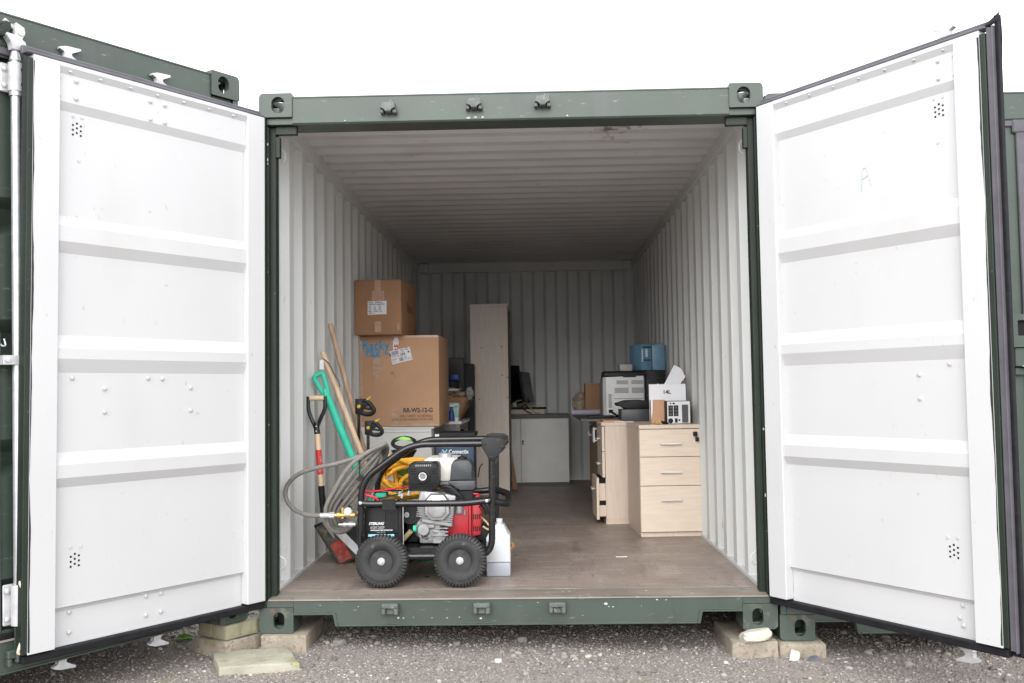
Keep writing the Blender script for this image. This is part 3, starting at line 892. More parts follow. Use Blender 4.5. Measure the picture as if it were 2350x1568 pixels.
KS = []
main_c = container((0, 0, 0), (0, 0, 0), 'middle green shipping container standing open with white doors and stored goods inside', True,
                   keepers=[(-0.585, 2.505, True), (-0.170, 2.515, True), (0.160, 2.520, True), (-0.595, 0.112, False), (-0.163, 0.112, False), (0.190, 0.112, False)])
open_door(main_c, (-1.183, -0.020, 0), R(-124.4), False)
open_door(main_c, (1.177, -0.020, 0), R(-56.4), True)
mb = MB()
random.seed(21)
def flake(c, ax, ay, r):
    c, ax, ay = Vector(c), Vector(ax), Vector(ay)
    r *= 0.68
    k = random.randint(5, 7)
    pts_ = [c + (ax * math.cos(2 * PI * i / k) * random.uniform(0.5, 1.3) * 1.6 + ay * math.sin(2 * PI * i / k) * random.uniform(0.4, 1.1)) * r for i in range(k)]
    mb.quad(pts_)
for x, z, r in ((0.420, 0.123, 0.009), (0.432, 0.110, 0.004), (0.452, 0.108, 0.005), (0.66, 0.141, 0.006), (0.70, 0.139, 0.005), (0.585, 0.112, 0.003), (-0.56, 0.066, 0.008), (-0.535, 0.065, 0.004), (-0.49, 0.068, 0.003), (-0.40, 0.065, 0.003), (-0.33, 0.064, 0.004), (-0.27, 0.067, 0.004), (-0.17, 0.062, 0.009), (0.10, 0.132, 0.003), (-0.75, 0.12, 0.003), (0.31, 0.07, 0.003), (-0.93, 0.128, 0.004)):
    flake((x, 0.0061, z), (1, 0, 0), (0, 0, 1), r)
for x, z, r in ((-0.20, 2.452, 0.010), (-0.165, 2.455, 0.008), (-0.13, 2.453, 0.006), (0.28, 2.452, 0.005), (-0.80, 2.452, 0.004)):
    flake((x, 0.0091, z), (1, 0, 0), (0, 0, 1), r)
for sgn, z, r in ((-1, 2.345, 0.012), (-1, 2.27, 0.016), (-1, 2.25, 0.010), (-1, 1.72, 0.004), (-1, 0.6, 0.004), (1, 0.62, 0.016), (1, 0.93, 0.012), (1, 1.9, 0.004), (1, 0.45, 0.004)):
    flake((sgn * 1.181, 0.0196, z), (0.3, 0, 0), (0, 0, 1), r)
for k in range(26):
    x = random.uniform(-1.12, 1.12)
    y = random.uniform(0.006, 0.12)
    flake((x, y, 0.1562 + (y - 0.004) / 0.132 * 0.0135 + 0.0006), (1, 0, 0), (0, 1, 0.1), random.uniform(0.002, 0.007))
o = mb.build('paint_chips', chip_m, main_c, mesh_kw=dict(closed=False))
o['kind'] = 'stuff'
# pencil letter on the right leaf, bottom rails of the doors
_aR = R(-56.4)
_uR = Vector((math.cos(_aR), math.sin(_aR), 0))
_nR = Vector((_uR.y, -_uR.x, 0))
_o = Vector((1.177, -0.020, 0)) + _uR * 0.588 + Vector((0, 0, 1.975)) - _nR * 0.0278
_mb = MB()
for q in ([(-0.022, -0.02), (-0.020, 0.045), (-0.012, 0.078), (0.004, 0.080), (0.014, 0.05), (0.026, 0.0)], [(-0.020, 0.032), (0.016, 0.046)]):
    _mb.tube([_o - _uR * a * -1 + Vector((0, 0, b)) + _nR * 0.0 for a, b in q], 0.0017, 5)
_a = _mb.build('pencil_letter', pencil, main_c)

Lq = Vector((-1.2494, -0.0248, 0.073))
Le = Euler((-0.0102, -0.0127, 0.9794))
Lm = Le.to_matrix()
Lq = Lq + Lm @ Vector((0, 0.020, 0))
left_c = container(Lq + Lm @ Vector((-HW, 0, 0)), Le, 'closed green shipping container on the left, turned at an angle, with a silver locking bar', False, rods=(0.119,))
Re_ = Euler((0, 0, -0.001))
right_c = container(Vector((1.228, 0.002, -0.054)) + Re_.to_matrix() @ Vector((HW, 0, 0)), Re_, 'closed green shipping container on the right, mostly hidden behind the open white door', False)
# lock box and catch on the right container's doors (local coordinates)
mb = MB()
mb.ring(rrect(-0.112, 0.10, 1.352, 1.506, 0.006), rrect(-0.084, 0.08, 1.405, 1.478, 0.006), -0.034, -0.012, 'y')
mb.box((-0.105, -0.012, 1.356), (0.094, 0.0235, 1.502), 0.002)
mb.box((-0.095, -0.020, 1.262), (0.10, 0.0235, 1.350), 0.003)
mb.box((-0.108, -0.006, 1.262), (-0.098, 0.0235, 1.350), 0.002)
mb.box((-0.090, -0.006, 1.222), (-0.04, 0.0235, 1.256), 0.003)
mb.build('lock_box', green, right_c)
mb = MB()
mb.box((-0.0835, -0.0145, 1.4055), (0.0795, -0.0125, 1.4775))
mb.build('lock_box_slot', holem, right_c)
mb = MB()
mb.prism([(-0.07, 1.262), (0.11, 1.225), (0.11, 1.25), (-0.05, 1.270)], -0.038, -0.021, 'y')
mb.build('lock_handle', galv_white, right_c)
# catch and hook on the left container's door
mb = MB()
mb.box((0.006, -0.010, 1.238), (0.058, 0.0235, 1.325), 0.004)
mb.build('door_catch', green, left_c)
mb = MB()
mb.tube(rounded([(0.060, 0.020, 1.300), (0.060, -0.006, 1.268), (0.078, -0.006, 1.268), (0.078, 0.008, 1.296)], 0.010), 0.0035, 8)
mb.build('door_hook', galv, left_c)

# rope looped over the left container's lower bracket
t = tag(MB().tube(smooth_path([Lq + Lm @ Vector(p) for p in ((-1.085, -0.045, 0.375), (-1.112, -0.046, 0.372), (-1.106, -0.050, 0.345), (-1.092, -0.050, 0.30), (-1.090, -0.050, 0.24), (-1.098, -0.048, 0.185), (-1.115, -0.046, 0.135), (-1.122, -0.046, 0.110), (-1.110, -0.046, 0.112), (-1.096, -0.048, 0.160), (-1.088, -0.050, 0.21))], 5), 0.0062, 8).build('rope', rope_m), 'dirty white rope looped round the lower bracket of the silver locking bar', 'rope')

# ---------------------------------------------------------------- blocks, slab and stones
def block(name, m, origin, ang, w, d, z0, z1, label, cat, group, seed, cuts=5, amp=0.004, bev=0.006):
    mb = MB()
    o = mb.box((0, 0, 0), (w, d, z1 - z0), bev, 2).build(name, m, None, loc=(origin[0], origin[1], z0), rot=(0, 0, ang))
    rough(o, amp, 9, seed, cuts)
    return tag(o, label, cat, group)
GB = 'concrete blocks under the container corners'
block('concrete_block', conc, (-1.203, -0.032), R(1.5), 0.215, 0.44, -0.118, -0.003, 'concrete block directly under the left foot of the open container', 'concrete block', GB, 1)
block('concrete_block', conc, (-1.332, -0.148), R(58), 0.215, 0.225, -0.128, -0.004, 'concrete block carrying two green stained pavers, behind the loose slab', 'concrete block', GB, 2)
block('concrete_block', conc, (0.996, -0.036), R(0.6), 0.215, 0.44, -0.150, -0.048, 'mossy edged concrete block under the right foot of the open container, below a cream stone', 'concrete block', GB, 3)
block('concrete_block', conc, (1.2165, -0.034), R(0), 0.215, 0.30, -0.155, -0.0575, 'concrete block with no moss under the rusty foot of the right container', 'concrete block', GB, 4, bev=0.016)
block('paver', paverm, (-1.332, -0.138), R(57), 0.200, 0.098, 0.0005, 0.066, 'front one of two green stained pavers under the left container', 'paver', 'pavers under the left container', 5, 2, 0.002, 0.005)
block('paver', paverm, (-1.4165, -0.083), R(57), 0.200, 0.098, 0.0005, 0.066, 'rear one of two green stained pavers, beside the bright green leaf', 'paver', 'pavers under the left container', 6, 2, 0.002, 0.005)
mb = MB()
sl = [(-1.285, -0.388), (-0.95, -0.318), (-1.075, -0.045), (-1.406, -0.121)]
mb.prism(sl, -0.122, -0.050, 'z', bev=0.005)
o = mb.build('paving_slab', conc_moss)
bm = bmesh.new(); bm.from_mesh(o.data)
bmesh.ops.triangulate(bm, faces=bm.faces)
bmesh.ops.subdivide_edges(bm, edges=[e for e in bm.edges if e.calc_length() > 0.05], cuts=6, use_grid_fill=True)
bm.to_mesh(o.data); bm.free()
rough(o, 0.005, 12, 8)
tag(o, 'pale mossy concrete slab lying loose on the gravel in front of the blocks', 'slab')

pale_m = mat('pale_pebble', (0.48, 0.46, 0.43), 0.85, var=0.1, scale=30, bump=0.4)
grey_m = mat('grey_pebble', (0.24, 0.225, 0.205), 0.9, var=0.15, scale=25, bump=0.5)
def stone(name, m, c, r, label, cat, seed, rot=(0, 0, 0), group=None):
    bm = bmesh.new()
    bmesh.ops.create_icosphere(bm, subdivisions=3, radius=1.0)
    from mathutils import noise
    for v in bm.verts:
        q = v.co * 1.3 + Vector((seed * 5.1, seed * 2.2, 0))
        v.co *= 1 + 0.30 * noise.noise(q) + 0.10 * noise.noise(q * 3.1)
        v.co = Vector((max(-0.82, min(0.82, v.co.x)) * r[0], max(-0.8, min(0.8, v.co.y)) * r[1], max(-0.7, min(0.7, v.co.z)) * r[2]))
    me = bpy.data.meshes.new(name)
    bm.to_mesh(me); bm.free()
    me.materials.append(m)
    me.polygons.foreach_set('use_smooth', [True] * len(me.polygons))
    me.set_sharp_from_angle(angle=R(28))
    o = link(name, me, None, c, rot)
    return tag(o, label, cat, group)
stone('wedge_stone', stone_w, (1.112, -0.012, -0.0225), (0.085, 0.06, 0.036), 'cream stone wedged between a concrete block and the right foot of the open container', 'stone', 3, (0, R(-6), R(8)))
stone('flint', stone_w, (1.268, -0.075, -0.115), (0.026, 0.014, 0.052), 'yellowish upright stone leaning on the block under the right container', 'stone', 5, (R(-12), R(18), 0))
stone('slate_piece', stone_d, (1.345, -0.080, -0.132), (0.050, 0.03, 0.018), 'dark slate flake on the gravel in front of the right block', 'stone', 7, (R(20), R(-24), 0.4))
for i, (x, y, r, m) in enumerate(((-0.085, -0.14, 0.018, pale_m), (0.33, -0.06, 0.016, stone_w), (-0.30, 0.16, 0.020, grey_m), (0.02, 0.22, 0.026, grey_m), (-0.86, 0.12, 0.030, grey_m), (0.95, -0.12, 0.012, pale_m))):
    lab = ['smooth white pebble on open gravel below the middle of the sill', 'yellowish pebble on the gravel right of the white pebble', 'round grey stone half in the shade left of centre under the sill', 'larger grey stone in the shade under the middle of the sill', 'grey stone beside the left block at the edge of the shade', 'small pale stone in front of the block with the cream wedge'][i]
    stone('pebble', m, (x, y, gz(x, y) + r * 0.35), (r * 1.1, r, r * 0.75), lab, 'stone', 11 + i, (0, 0, i), 'larger stones on the gravel')
# leaf sprig by the pavers
t = thing('weed', 'bright green leaf of a weed poking out beside the pavers', 'plant', (-1.60, 0.20, gz(-1.60, 0.20)))
for k, (p0, p1, h) in enumerate((((-1.600, 0.20, -0.062), (-1.690, 0.17, -0.072), 0.016), ((-1.605, 0.20, -0.075), (-1.680, 0.15, -0.090), 0.010))):
    p0, p1 = Vector(p0), Vector(p1)
    d = (p1 - p0).normalized()
    s_ = Vector((0.1, -0.75, 0.65))
    rows = []
    for i in range(8):
        u = i / 7
        c = p0.lerp(p1, u) + Vector((0, 0, h * math.sin(u * PI)))
        wd = 0.019 * math.sin(PI * (0.06 + 0.92 * u)) ** 0.8
        rows.append([c - s_ * wd, c + Vector((0, 0.003, -0.003)), c + s_ * wd])
    MB().sheet(rows).build('leaf', leafm, t, mesh_kw=dict(closed=False))
    MB().tube(smooth_path([(-1.585, 0.22, gz(-1.585, 0.22) - 0.005), (-1.588, 0.21, -0.09), rows[0][1]], 4), 0.002, 6).build('stem', leafm, t)

# ================================================================ inside the container
FZ = 0.170          # top of the plywood floor
GP = 'ped'

# ---------------------------------------------------------------- cartons
def carton_faces(p0, w, d, h, ang):
    """frame of a standing carton: origin at its front left bottom corner"""
    M = Matrix.Translation(p0) @ Matrix.Rotation(ang, 4, 'Z')
    rgt, back, up = M.to_3x3() @ Vector((1, 0, 0)), M.to_3x3() @ Vector((0, 1, 0)), Vector((0, 0, 1))
    F = lambda x, z, o=0.001: M @ Vector((x, -o, z))
    SD = lambda y, z, o=0.001: M @ Vector((w + o, y, z))
    return M, rgt, back, up, F, SD
def carton(name, label, p0, w, d, h, ang, m, seed):
    t = thing(name, label, 'cardboard box', p0, (0, 0, 0), 'sealed cardboard boxes')
    M, rgt, back, up, F, SD = carton_faces(p0, w, d, h, ang)
    body = MB().box((0, 0, 0), (w, d, h - 0.003), 0.006, 2, M).build('carton_body', m, t)
    mb = MB()
    for y0, y1 in ((0.001, d / 2 - 0.0015), (d / 2 + 0.0015, d - 0.001)):
        mb.box((0.002, y0, h - 0.0028), (w - 0.002, y1, h), 0.0008, 1, M)
    mb.build('flap', m, t)
    return t, M, rgt, back, up, F, SD
def strip(t, name, m, F, x0, z0, x1, z1, o=0.0012):
    MB().quad([F(x0, z0, o), F(x1, z0, o), F(x1, z1, o), F(x0, z1, o)]).build(name, m, t, mesh_kw=dict(closed=False))

# large wall cabinet carton on the white cabinet
BB = Vector((-1.172, 2.39, 0.889))
t, M, rgt, back, up, F, SD = carton('cardboard_box', 'large brown box with blue lettering and a shipping label, on the white cabinet', BB, 0.578, 0.60, 0.655, R(-1.4), card, 1)
strip(t, 'tape', tape, F, 0.20, 0.635, 0.572, 0.6545)
strip(t, 'tape', tape, F, 0.008, 0.004, 0.022, 0.62)
strip(t, 'tape', tape, F, 0.225, 0.0, 0.572, 0.020, 0.0016)
strip(t, 'tape', tape, F, 0.232, 0.0, 0.278, 0.135, 0.0012)
strip(t, 'tape', tape, F, 0.10, 0.345, 0.165, 0.545, 0.0012)
text('lettering', 'Racky', 0.098, F(0.022, 0.553, 0.0018), rgt, up, inkblue, t, bold=0.0032, sx=0.80, space=1.06)
text('lettering', 'rax', 0.098, F(0.046, 0.502, 0.0020), rgt, up, inkblue, t, bold=0.0032, sx=0.78, space=1.06)
text('lettering', "r.com", 0.036, F(0.150, 0.512, 0.0020), rgt, up, inkblue, t, sx=0.8)
text('lettering', 'RR-W2-12-G', 0.044, F(0.532, 0.100, 0.0018), rgt, up, inkb, t, 'RIGHT', bold=0.0014, sx=0.90)
text('lettering', 'WALL CABINET 12U 600*550mm', 0.0235, F(0.532, 0.066, 0.0018), rgt, up, inkfade, t, 'RIGHT', bold=0.0003, sx=0.72)
text('lettering', 'GLASS DOOR HANDLE WITH CARE', 0.0235, F(0.532, 0.041, 0.0018), rgt, up, inkfade, t, 'RIGHT', bold=0.0003, sx=0.80)
mb = MB()
for q in ([(0.232, 0.395), (0.231, 0.375), (0.240, 0.371)], [(0.240, 0.397), (0.249, 0.376), (0.258, 0.366), (0.260, 0.352)], [(0.233, 0.385), (0.249, 0.388)]):
    mb.tube([F(x, z, 0.0015) for x, z in q], 0.0014, 5)
mb.build('pen_mark', inkfade, t)
# torn FRAGILE tape end and the courier label, tilted
MB().quad([F(0.246, 0.535, 0.002), F(0.288, 0.535, 0.002), F(0.288, 0.615, 0.002), F(0.280, 0.640, 0.002), F(0.258, 0.642, 0.002), F(0.247, 0.612, 0.002)]).build('fragile_tape', paper, t, mesh_kw=dict(closed=False))
text('lettering', 'LE', 0.040, F(0.284, 0.550, 0.003), up, -rgt, inkred, t, bold=0.0018)
la = R(13)
lr, lu = rgt * math.cos(la) + up * math.sin(la), up * math.cos(la) - rgt * math.sin(la)
lo = F(0.242, 0.445, 0.0035)
LQ = lambda x, z, o=0.0: lo + lr * x + lu * z - back * o
lab = MB().quad([LQ(0, 0), LQ(0.150, 0), LQ(0.150, 0.098), LQ(0, 0.098)]).build('shipping_label', paper, t, mesh_kw=dict(closed=False))
mb = MB()
x = 0.010
random.seed(4)
while x < 0.062:
    wd = random.choice((0.0012, 0.002, 0.003))
    mb.quad([LQ(x, 0.066, 0.0006), LQ(x + wd, 0.066, 0.0006), LQ(x + wd, 0.092, 0.0006), LQ(x, 0.092, 0.0006)])
    x += wd + random.choice((0.0012, 0.002))
x = 0.058
while x < 0.086:
    wd = random.choice((0.0012, 0.002))
    mb.quad([LQ(x, 0.010, 0.0006), LQ(x + wd, 0.010, 0.0006), LQ(x + wd, 0.036, 0.0006), LQ(x, 0.036, 0.0006)])
    x += wd + 0.0014
for z, x0, x1 in ((0.060, 0.004, 0.052), (0.052, 0.004, 0.040), (0.036, 0.004, 0.044), (0.028, 0.004, 0.036), (0.014, 0.004, 0.030), (0.089, 0.078, 0.104), (0.083, 0.080, 0.108), (0.072, 0.082, 0.104), (0.032, 0.094, 0.114), (0.024, 0.094, 0.116), (0.016, 0.096, 0.112)):
    mb.quad([LQ(x0, z, 0.0006), LQ(x1, z, 0.0006), LQ(x1, z + 0.0022, 0.0006), LQ(x0, z + 0.0022, 0.0006)])
mb.quad([LQ(0.128, 0.058, 0.0006), LQ(0.140, 0.058, 0.0006), LQ(0.140, 0.069, 0.0006), LQ(0.128, 0.069, 0.0006)])
mb.quad([LQ(-0.004, 0.060, 0.0006), LQ(0.004, 0.060, 0.0006), LQ(0.004, 0.084, 0.0006), LQ(-0.004, 0.084, 0.0006)])
mb.tube([LQ(0.126 + 0.010 * math.cos(a), 0.088 + 0.008 * math.sin(a), 0.001) for a in np.linspace(0, 2 * PI, 13)[:-1]], 0.0014, 5, closed=True)
mb.tube([LQ(p, q, 0.001) for p, q in ((0.118, 0.012), (0.130, 0.026), (0.126, 0.010), (0.140, 0.020), (0.136, 0.008), (0.147, 0.014))], 0.0011, 5)
mb.build('label_print', inkb, lab, mesh_kw=dict(closed=False))
text('lettering', '299', 0.030, LQ(0.070, 0.044, 0.0008), lr, lu, inkb, lab, bold=0.0006, sx=0.85)
text('lettering', 'XXL'.replace('XXL', 'AL'), 0.018, LQ(0.048, 0.046, 0.0008), lr, lu, inkb, lab, sx=0.8)

# smaller carton on top
SB = Vector((-1.180, 2.265, BB.z + 0.656))
t, M, rgt, back, up, F, SD = carton('cardboard_box', 'smaller plain brown box with a white address label, on top of the large brown box', SB, 0.336, 0.58, 0.392, R(-3.2), card_dim, 2)
strip(t, 'tape', tape, F, 0.145, 0.300, 0.190, 0.390)
strip(t, 'tape', tape, F, 0.145, 0.020, 0.190, 0.095)
strip(t, 'tape', tape, F, 0.306, 0.030, 0.322, 0.082, 0.0014)
strip(t, 'tape', tape, F, 0.125, 0.24, 0.215, 0.312, 0.0010)
L2 = lambda x, z, o=0.0: F(0.094 + x, 0.142 + z, 0.0016 + o)
lab = MB().quad([L2(0, 0), L2(0.136, 0.003), L2(0.137, 0.098), L2(0.001, 0.097)]).build('address_label', paper, t, mesh_kw=dict(closed=False))
rows = ['MODEL:    7ZEWM 06/2', 'ITEM NO: JDC-6806-LUFAN', 'QTY:      1/1        PCS', 'N.W:      9.50       KGS', 'G.W:     11.20      KGS', 'MEAS:    62*37*40   CM', 'C/NO.:    1']
for i, rtxt in enumerate(rows):
    text('lettering', rtxt, 0.0118, L2(0.006, 0.084 - 0.0128 * i, 0.0006), rgt, up, inkb, lab, bold=0.00025, sx=0.82)
text('lettering', 'Rhino', 0.10, SD(0.20, 0.175), back, up, inkfade, t, bold=0.001, sx=0.95)

# white cabinet carrying the boxes
t = thing('cabinet', 'white fronted cabinet with dark grey side under the stacked brown boxes', 'cabinet', (-0.90, 2.4, FZ))
mb = MB()
mb.box((-1.165, 2.418, FZ), (-0.640, 2.95, 0.868), 0.003)
mb.build('carcass', greylam, t)
MB().box((-1.168, 2.398, 0.8685), (-0.636, 2.955, 0.8875), 0.002).build('top_panel', whitelam, t)
for z0, z1 in ((0.845, 0.8675), (0.520, 0.843), (0.190, 0.517)):
    MB().box((-1.163, 2.400, z0), (-0.656, 2.4175, z1), 0.0015).build('drawer_front', whitelam, t)

# ---------------------------------------------------------------- navy carton and tray
t = thing('navy_carton', 'navy blue carton with white lettering standing behind the engine', 'cardboard box', (-0.43, 1.85, FZ))
MB().box((-0.553, 1.700, FZ + 0.30), (-0.305, 1.96, 0.7765), 0.004, 2).build('carton_body', navy, t)
mb = MB()
mb.tube([(-0.510, 1.6985, 0.757), (-0.478, 1.6985, 0.718)], 0.0038, 6)
mb.tube([(-0.478, 1.6985, 0.757), (-0.510, 1.6985, 0.718)], 0.0038, 6)
mb.quad([(-0.516, 1.699, 0.728), (-0.507, 1.699, 0.7375), (-0.516, 1.699, 0.747)])
mb.build('logo_mark', inkcyan, t)
text('lettering', 'Connectix', 0.037, (-0.468, 1.699, 0.731), (1, 0, 0), (0, 0, 1), inkwhite, t, bold=0.0006, sx=0.82)
text('lettering', 'CABLING SYSTEMS', 0.0125, (-0.468, 1.699, 0.711), (1, 0, 0), (0, 0, 1), inkwhite, t, bold=0.0002, sx=0.84, space=1.15)
t2 = thing('plastic_crate', 'dark plastic crate supporting the navy carton', 'crate', (-0.43, 1.85, FZ))
MB().box((-0.560, 1.702, FZ), (-0.290, 1.97, FZ + 0.2985), 0.012, 2).build('crate_body', blackpl, t2)
mb = MB()
mb.box((-0.562, 1.6995, FZ + 0.262), (-0.288, 1.7015, FZ + 0.290))
mb.build('crate_rim', greypl, t2)
t = thing('server_shelf', 'flat black metal tray lying on a grey box above the navy carton', 'tray', (-0.42, 1.85, 0.84))
MB().box((-0.520, 1.74, 0.778), (-0.315, 1.96, 0.826), 0.003).build('support_box', greypl, t)
mb = MB()
mb.box((-0.527, 1.70, 0.840), (-0.296, 1.985, 0.866), 0.003)
mb.box((-0.308, 1.70, 0.780), (-0.296, 1.72, 0.8395), 0.002)
mb.build('tray', blackpl, t)
mb = MB()
mb.box((-0.535, 1.695, 0.8265), (-0.31, 1.70, 0.8395), 0.001)
mb.box((-0.556, 1.69, 0.832), (-0.528, 1.72, 0.858), 0.001)
mb.build('bracket', galv, t)

# ---------------------------------------------------------------- bookcase, seen from its end
t = thing('bookcase', 'tall narrow birch bookcase standing end on in the middle of the container', 'bookcase', (-0.33, 4.5, FZ))
MB().box((-0.510, 4.500, FZ), (-0.158, 4.519, 1.930), 0.0012).build('side_panel', shelf_birch, t)
MB().box((-0.512, 4.497, 1.9305), (-0.154, 5.30, 1.955), 0.0015).build('top_panel', shelf_birch, t)
MB().box((-0.510, 5.28, FZ), (-0.158, 5.299, 1.930), 0.0012).build('side_panel', shelf_birch, t)
MB().box((-0.163, 4.5195, FZ + 0.01), (-0.157, 5.2795, 1.930)).build('back_panel', brown_board, t)
for z in (0.24, 0.62, 1.02, 1.42):
    MB().box((-0.505, 4.5195, z), (-0.1635, 5.2795, z + 0.020)).build('shelf', shelf_birch, t)
mb = MB()
for x, z in ((-0.405, 1.545), (-0.215, 1.552), (-0.215, 1.285), (-0.168, 1.262), (-0.43, 1.065), (-0.168, 1.075)):
    mb.lathe([(0.0065, 0.0), (0.0065, -0.0015), (0.0, -0.002)], (x, 4.4998, z), 'y', 8)
mb.build('screw_cap', inkfade, t)
# folded cardboard leaning beside it
o = MB().prism([(-0.150, FZ), (-0.098, FZ), (-0.146, 0.52)], 5.02, 5.036, 'y').build('cardboard_sheet', card_dim)
tag(o, 'brown cardboard offcut leaning against the foot of the bookcase', 'cardboard')

# ---------------------------------------------------------------- low cabinet at the back
t = thing('cabinet', 'low two door white cabinet with dark top against the rear wall', 'cabinet', (0.10, 5.4, FZ))
MB().box((-0.330, 5.418, FZ + 0.026), (0.424, 5.86, 0.852), 0.002).build('carcass', greylam, t)
MB().box((-0.340, 5.388, 0.8525), (0.437, 5.87, 0.893), 0.002).build('top_panel', darktop, t)
MB().box((-0.325, 5.412, FZ), (0.426, 5.85, FZ + 0.0255)).build('plinth', darktop, t)
MB().box((-0.325, 5.398, 0.200), (-0.067, 5.4172, 0.850), 0.002).build('door', whitelam, t)
MB().box((-0.063, 5.398, 0.200), (0.424, 5.4172, 0.850), 0.002).build('door', whitelam, t)
mb = MB()
mb.lathe([(0.010, 0.0), (0.010, -0.006), (0.0, -0.007)], (-0.045, 5.3978, 0.622), 'y', 12)
mb.box((-0.052, 5.380, 0.585), (-0.040, 5.3905, 0.612), 0.002)
mb.build('lock_and_key', holem, t)
for x in (-0.118, -0.012):
    MB().box((x - 0.004, 5.385, 0.66), (x + 0.004, 5.3975, 0.80), 0.002).build('handle', whitelam, t)

# on top of it: plank, two dark screens, keyboard, cables
o = MB().box((-0.30, 5.50, 0.8935), (0.185, 5.74, 0.944), 0.003).build('wooden_board', birch)
tag(o, 'shallow pale wooden drawer front lying on the low cabinet', 'wooden board')
t = thing('monitor', 'slim black monitor turned edge on at the right end of the wooden board', 'monitor', (0.05, 5.62, 0.944), (0, 0, 0), 'black monitors on the low cabinet')
Mm = Matrix.Translation((0.028, 5.62, 0.944)) @ Matrix.Rotation(R(79), 4, 'Z') @ Matrix.Rotation(R(-9), 4, 'X')
MB().box((-0.22, -0.016, 0.075), (0.22, 0.018, 0.392), 0.006, 2, Mm).build('case', blackpl, t)
MB().box((-0.212, -0.0185, 0.083), (0.212, -0.0165, 0.384), 0, 1, Mm).build('screen', blackgl, t)
mb = MB()
mb.box((-0.03, 0.0185, 0.0), (0.03, 0.030, 0.20), 0.003, 1, Mm)
mb.box((-0.11, -0.06, 0.0005), (0.11, 0.08, 0.016), 0.004, 1, Matrix.Translation((0.028, 5.62, 0.944)) @ Matrix.Rotation(R(79), 4, 'Z'))
mb.build('stand', blackpl, t)
t = thing('monitor', 'taller black monitor half hidden by the edge of the bookcase', 'monitor', (-0.13, 5.6, 0.944), (0, 0, 0), 'black monitors on the low cabinet')
Mm = Matrix.Translation((-0.145, 5.60, 0.944)) @ Matrix.Rotation(R(52), 4, 'Z') @ Matrix.Rotation(R(-5), 4, 'X')
MB().box((-0.21, -0.018, 0.060), (0.145, 0.020, 0.462), 0.006, 2, Mm).build('case', blackpl, t)
MB().box((-0.20, -0.0205, 0.070), (0.135, -0.0185, 0.452), 0, 1, Mm).build('screen', blackgl, t)
MB().box((-0.09, -0.07, 0.0005), (0.09, 0.07, 0.018), 0.004, 1, Matrix.Translation((-0.145, 5.60, 0.944))).build('stand', blackpl, t)
o = MB().box((-0.115, 5.515, 0.9445), (0.205, 5.60, 0.966), 0.005, 2).build('keyboard', blackpl)
tag(o, 'black keyboard lying along the front of the wooden board', 'keyboard')
t = tag(MB().tube(smooth_path([(-0.14, 5.52, 1.00), (-0.10, 5.49, 1.03), (-0.03, 5.50, 1.04), (0.01, 5.49, 0.985), (0.04, 5.48, 0.955), (0.08, 5.475, 0.915), (0.14, 5.46, 0.900)], 5), 0.007, 6).build('cable', clearhose), 'yellowed cable trailing over the wooden board on the low cabinet', 'cable', 'cables on the low cabinet')
tag(MB().tube(smooth_path([(-0.14, 5.51, 1.02), (-0.08, 5.53, 1.075), (-0.02, 5.52, 1.08), (0.02, 5.50, 1.02), (-0.05, 5.485, 0.972), (-0.01, 5.475, 0.93), (0.05, 5.47, 0.900)], 5), 0.006, 6).build('cable', blackpl), 'black cable looped between the two monitors on the low cabinet', 'cable', 'cables on the low cabinet')
o = MB().box((-0.15, 5.505, 0.967), (-0.105, 5.545, 1.02), 0.008, 2).build('mint_tub', mintpl)
tag(o, 'small mint green tub beside the bookcase on the keyboard', 'tub')

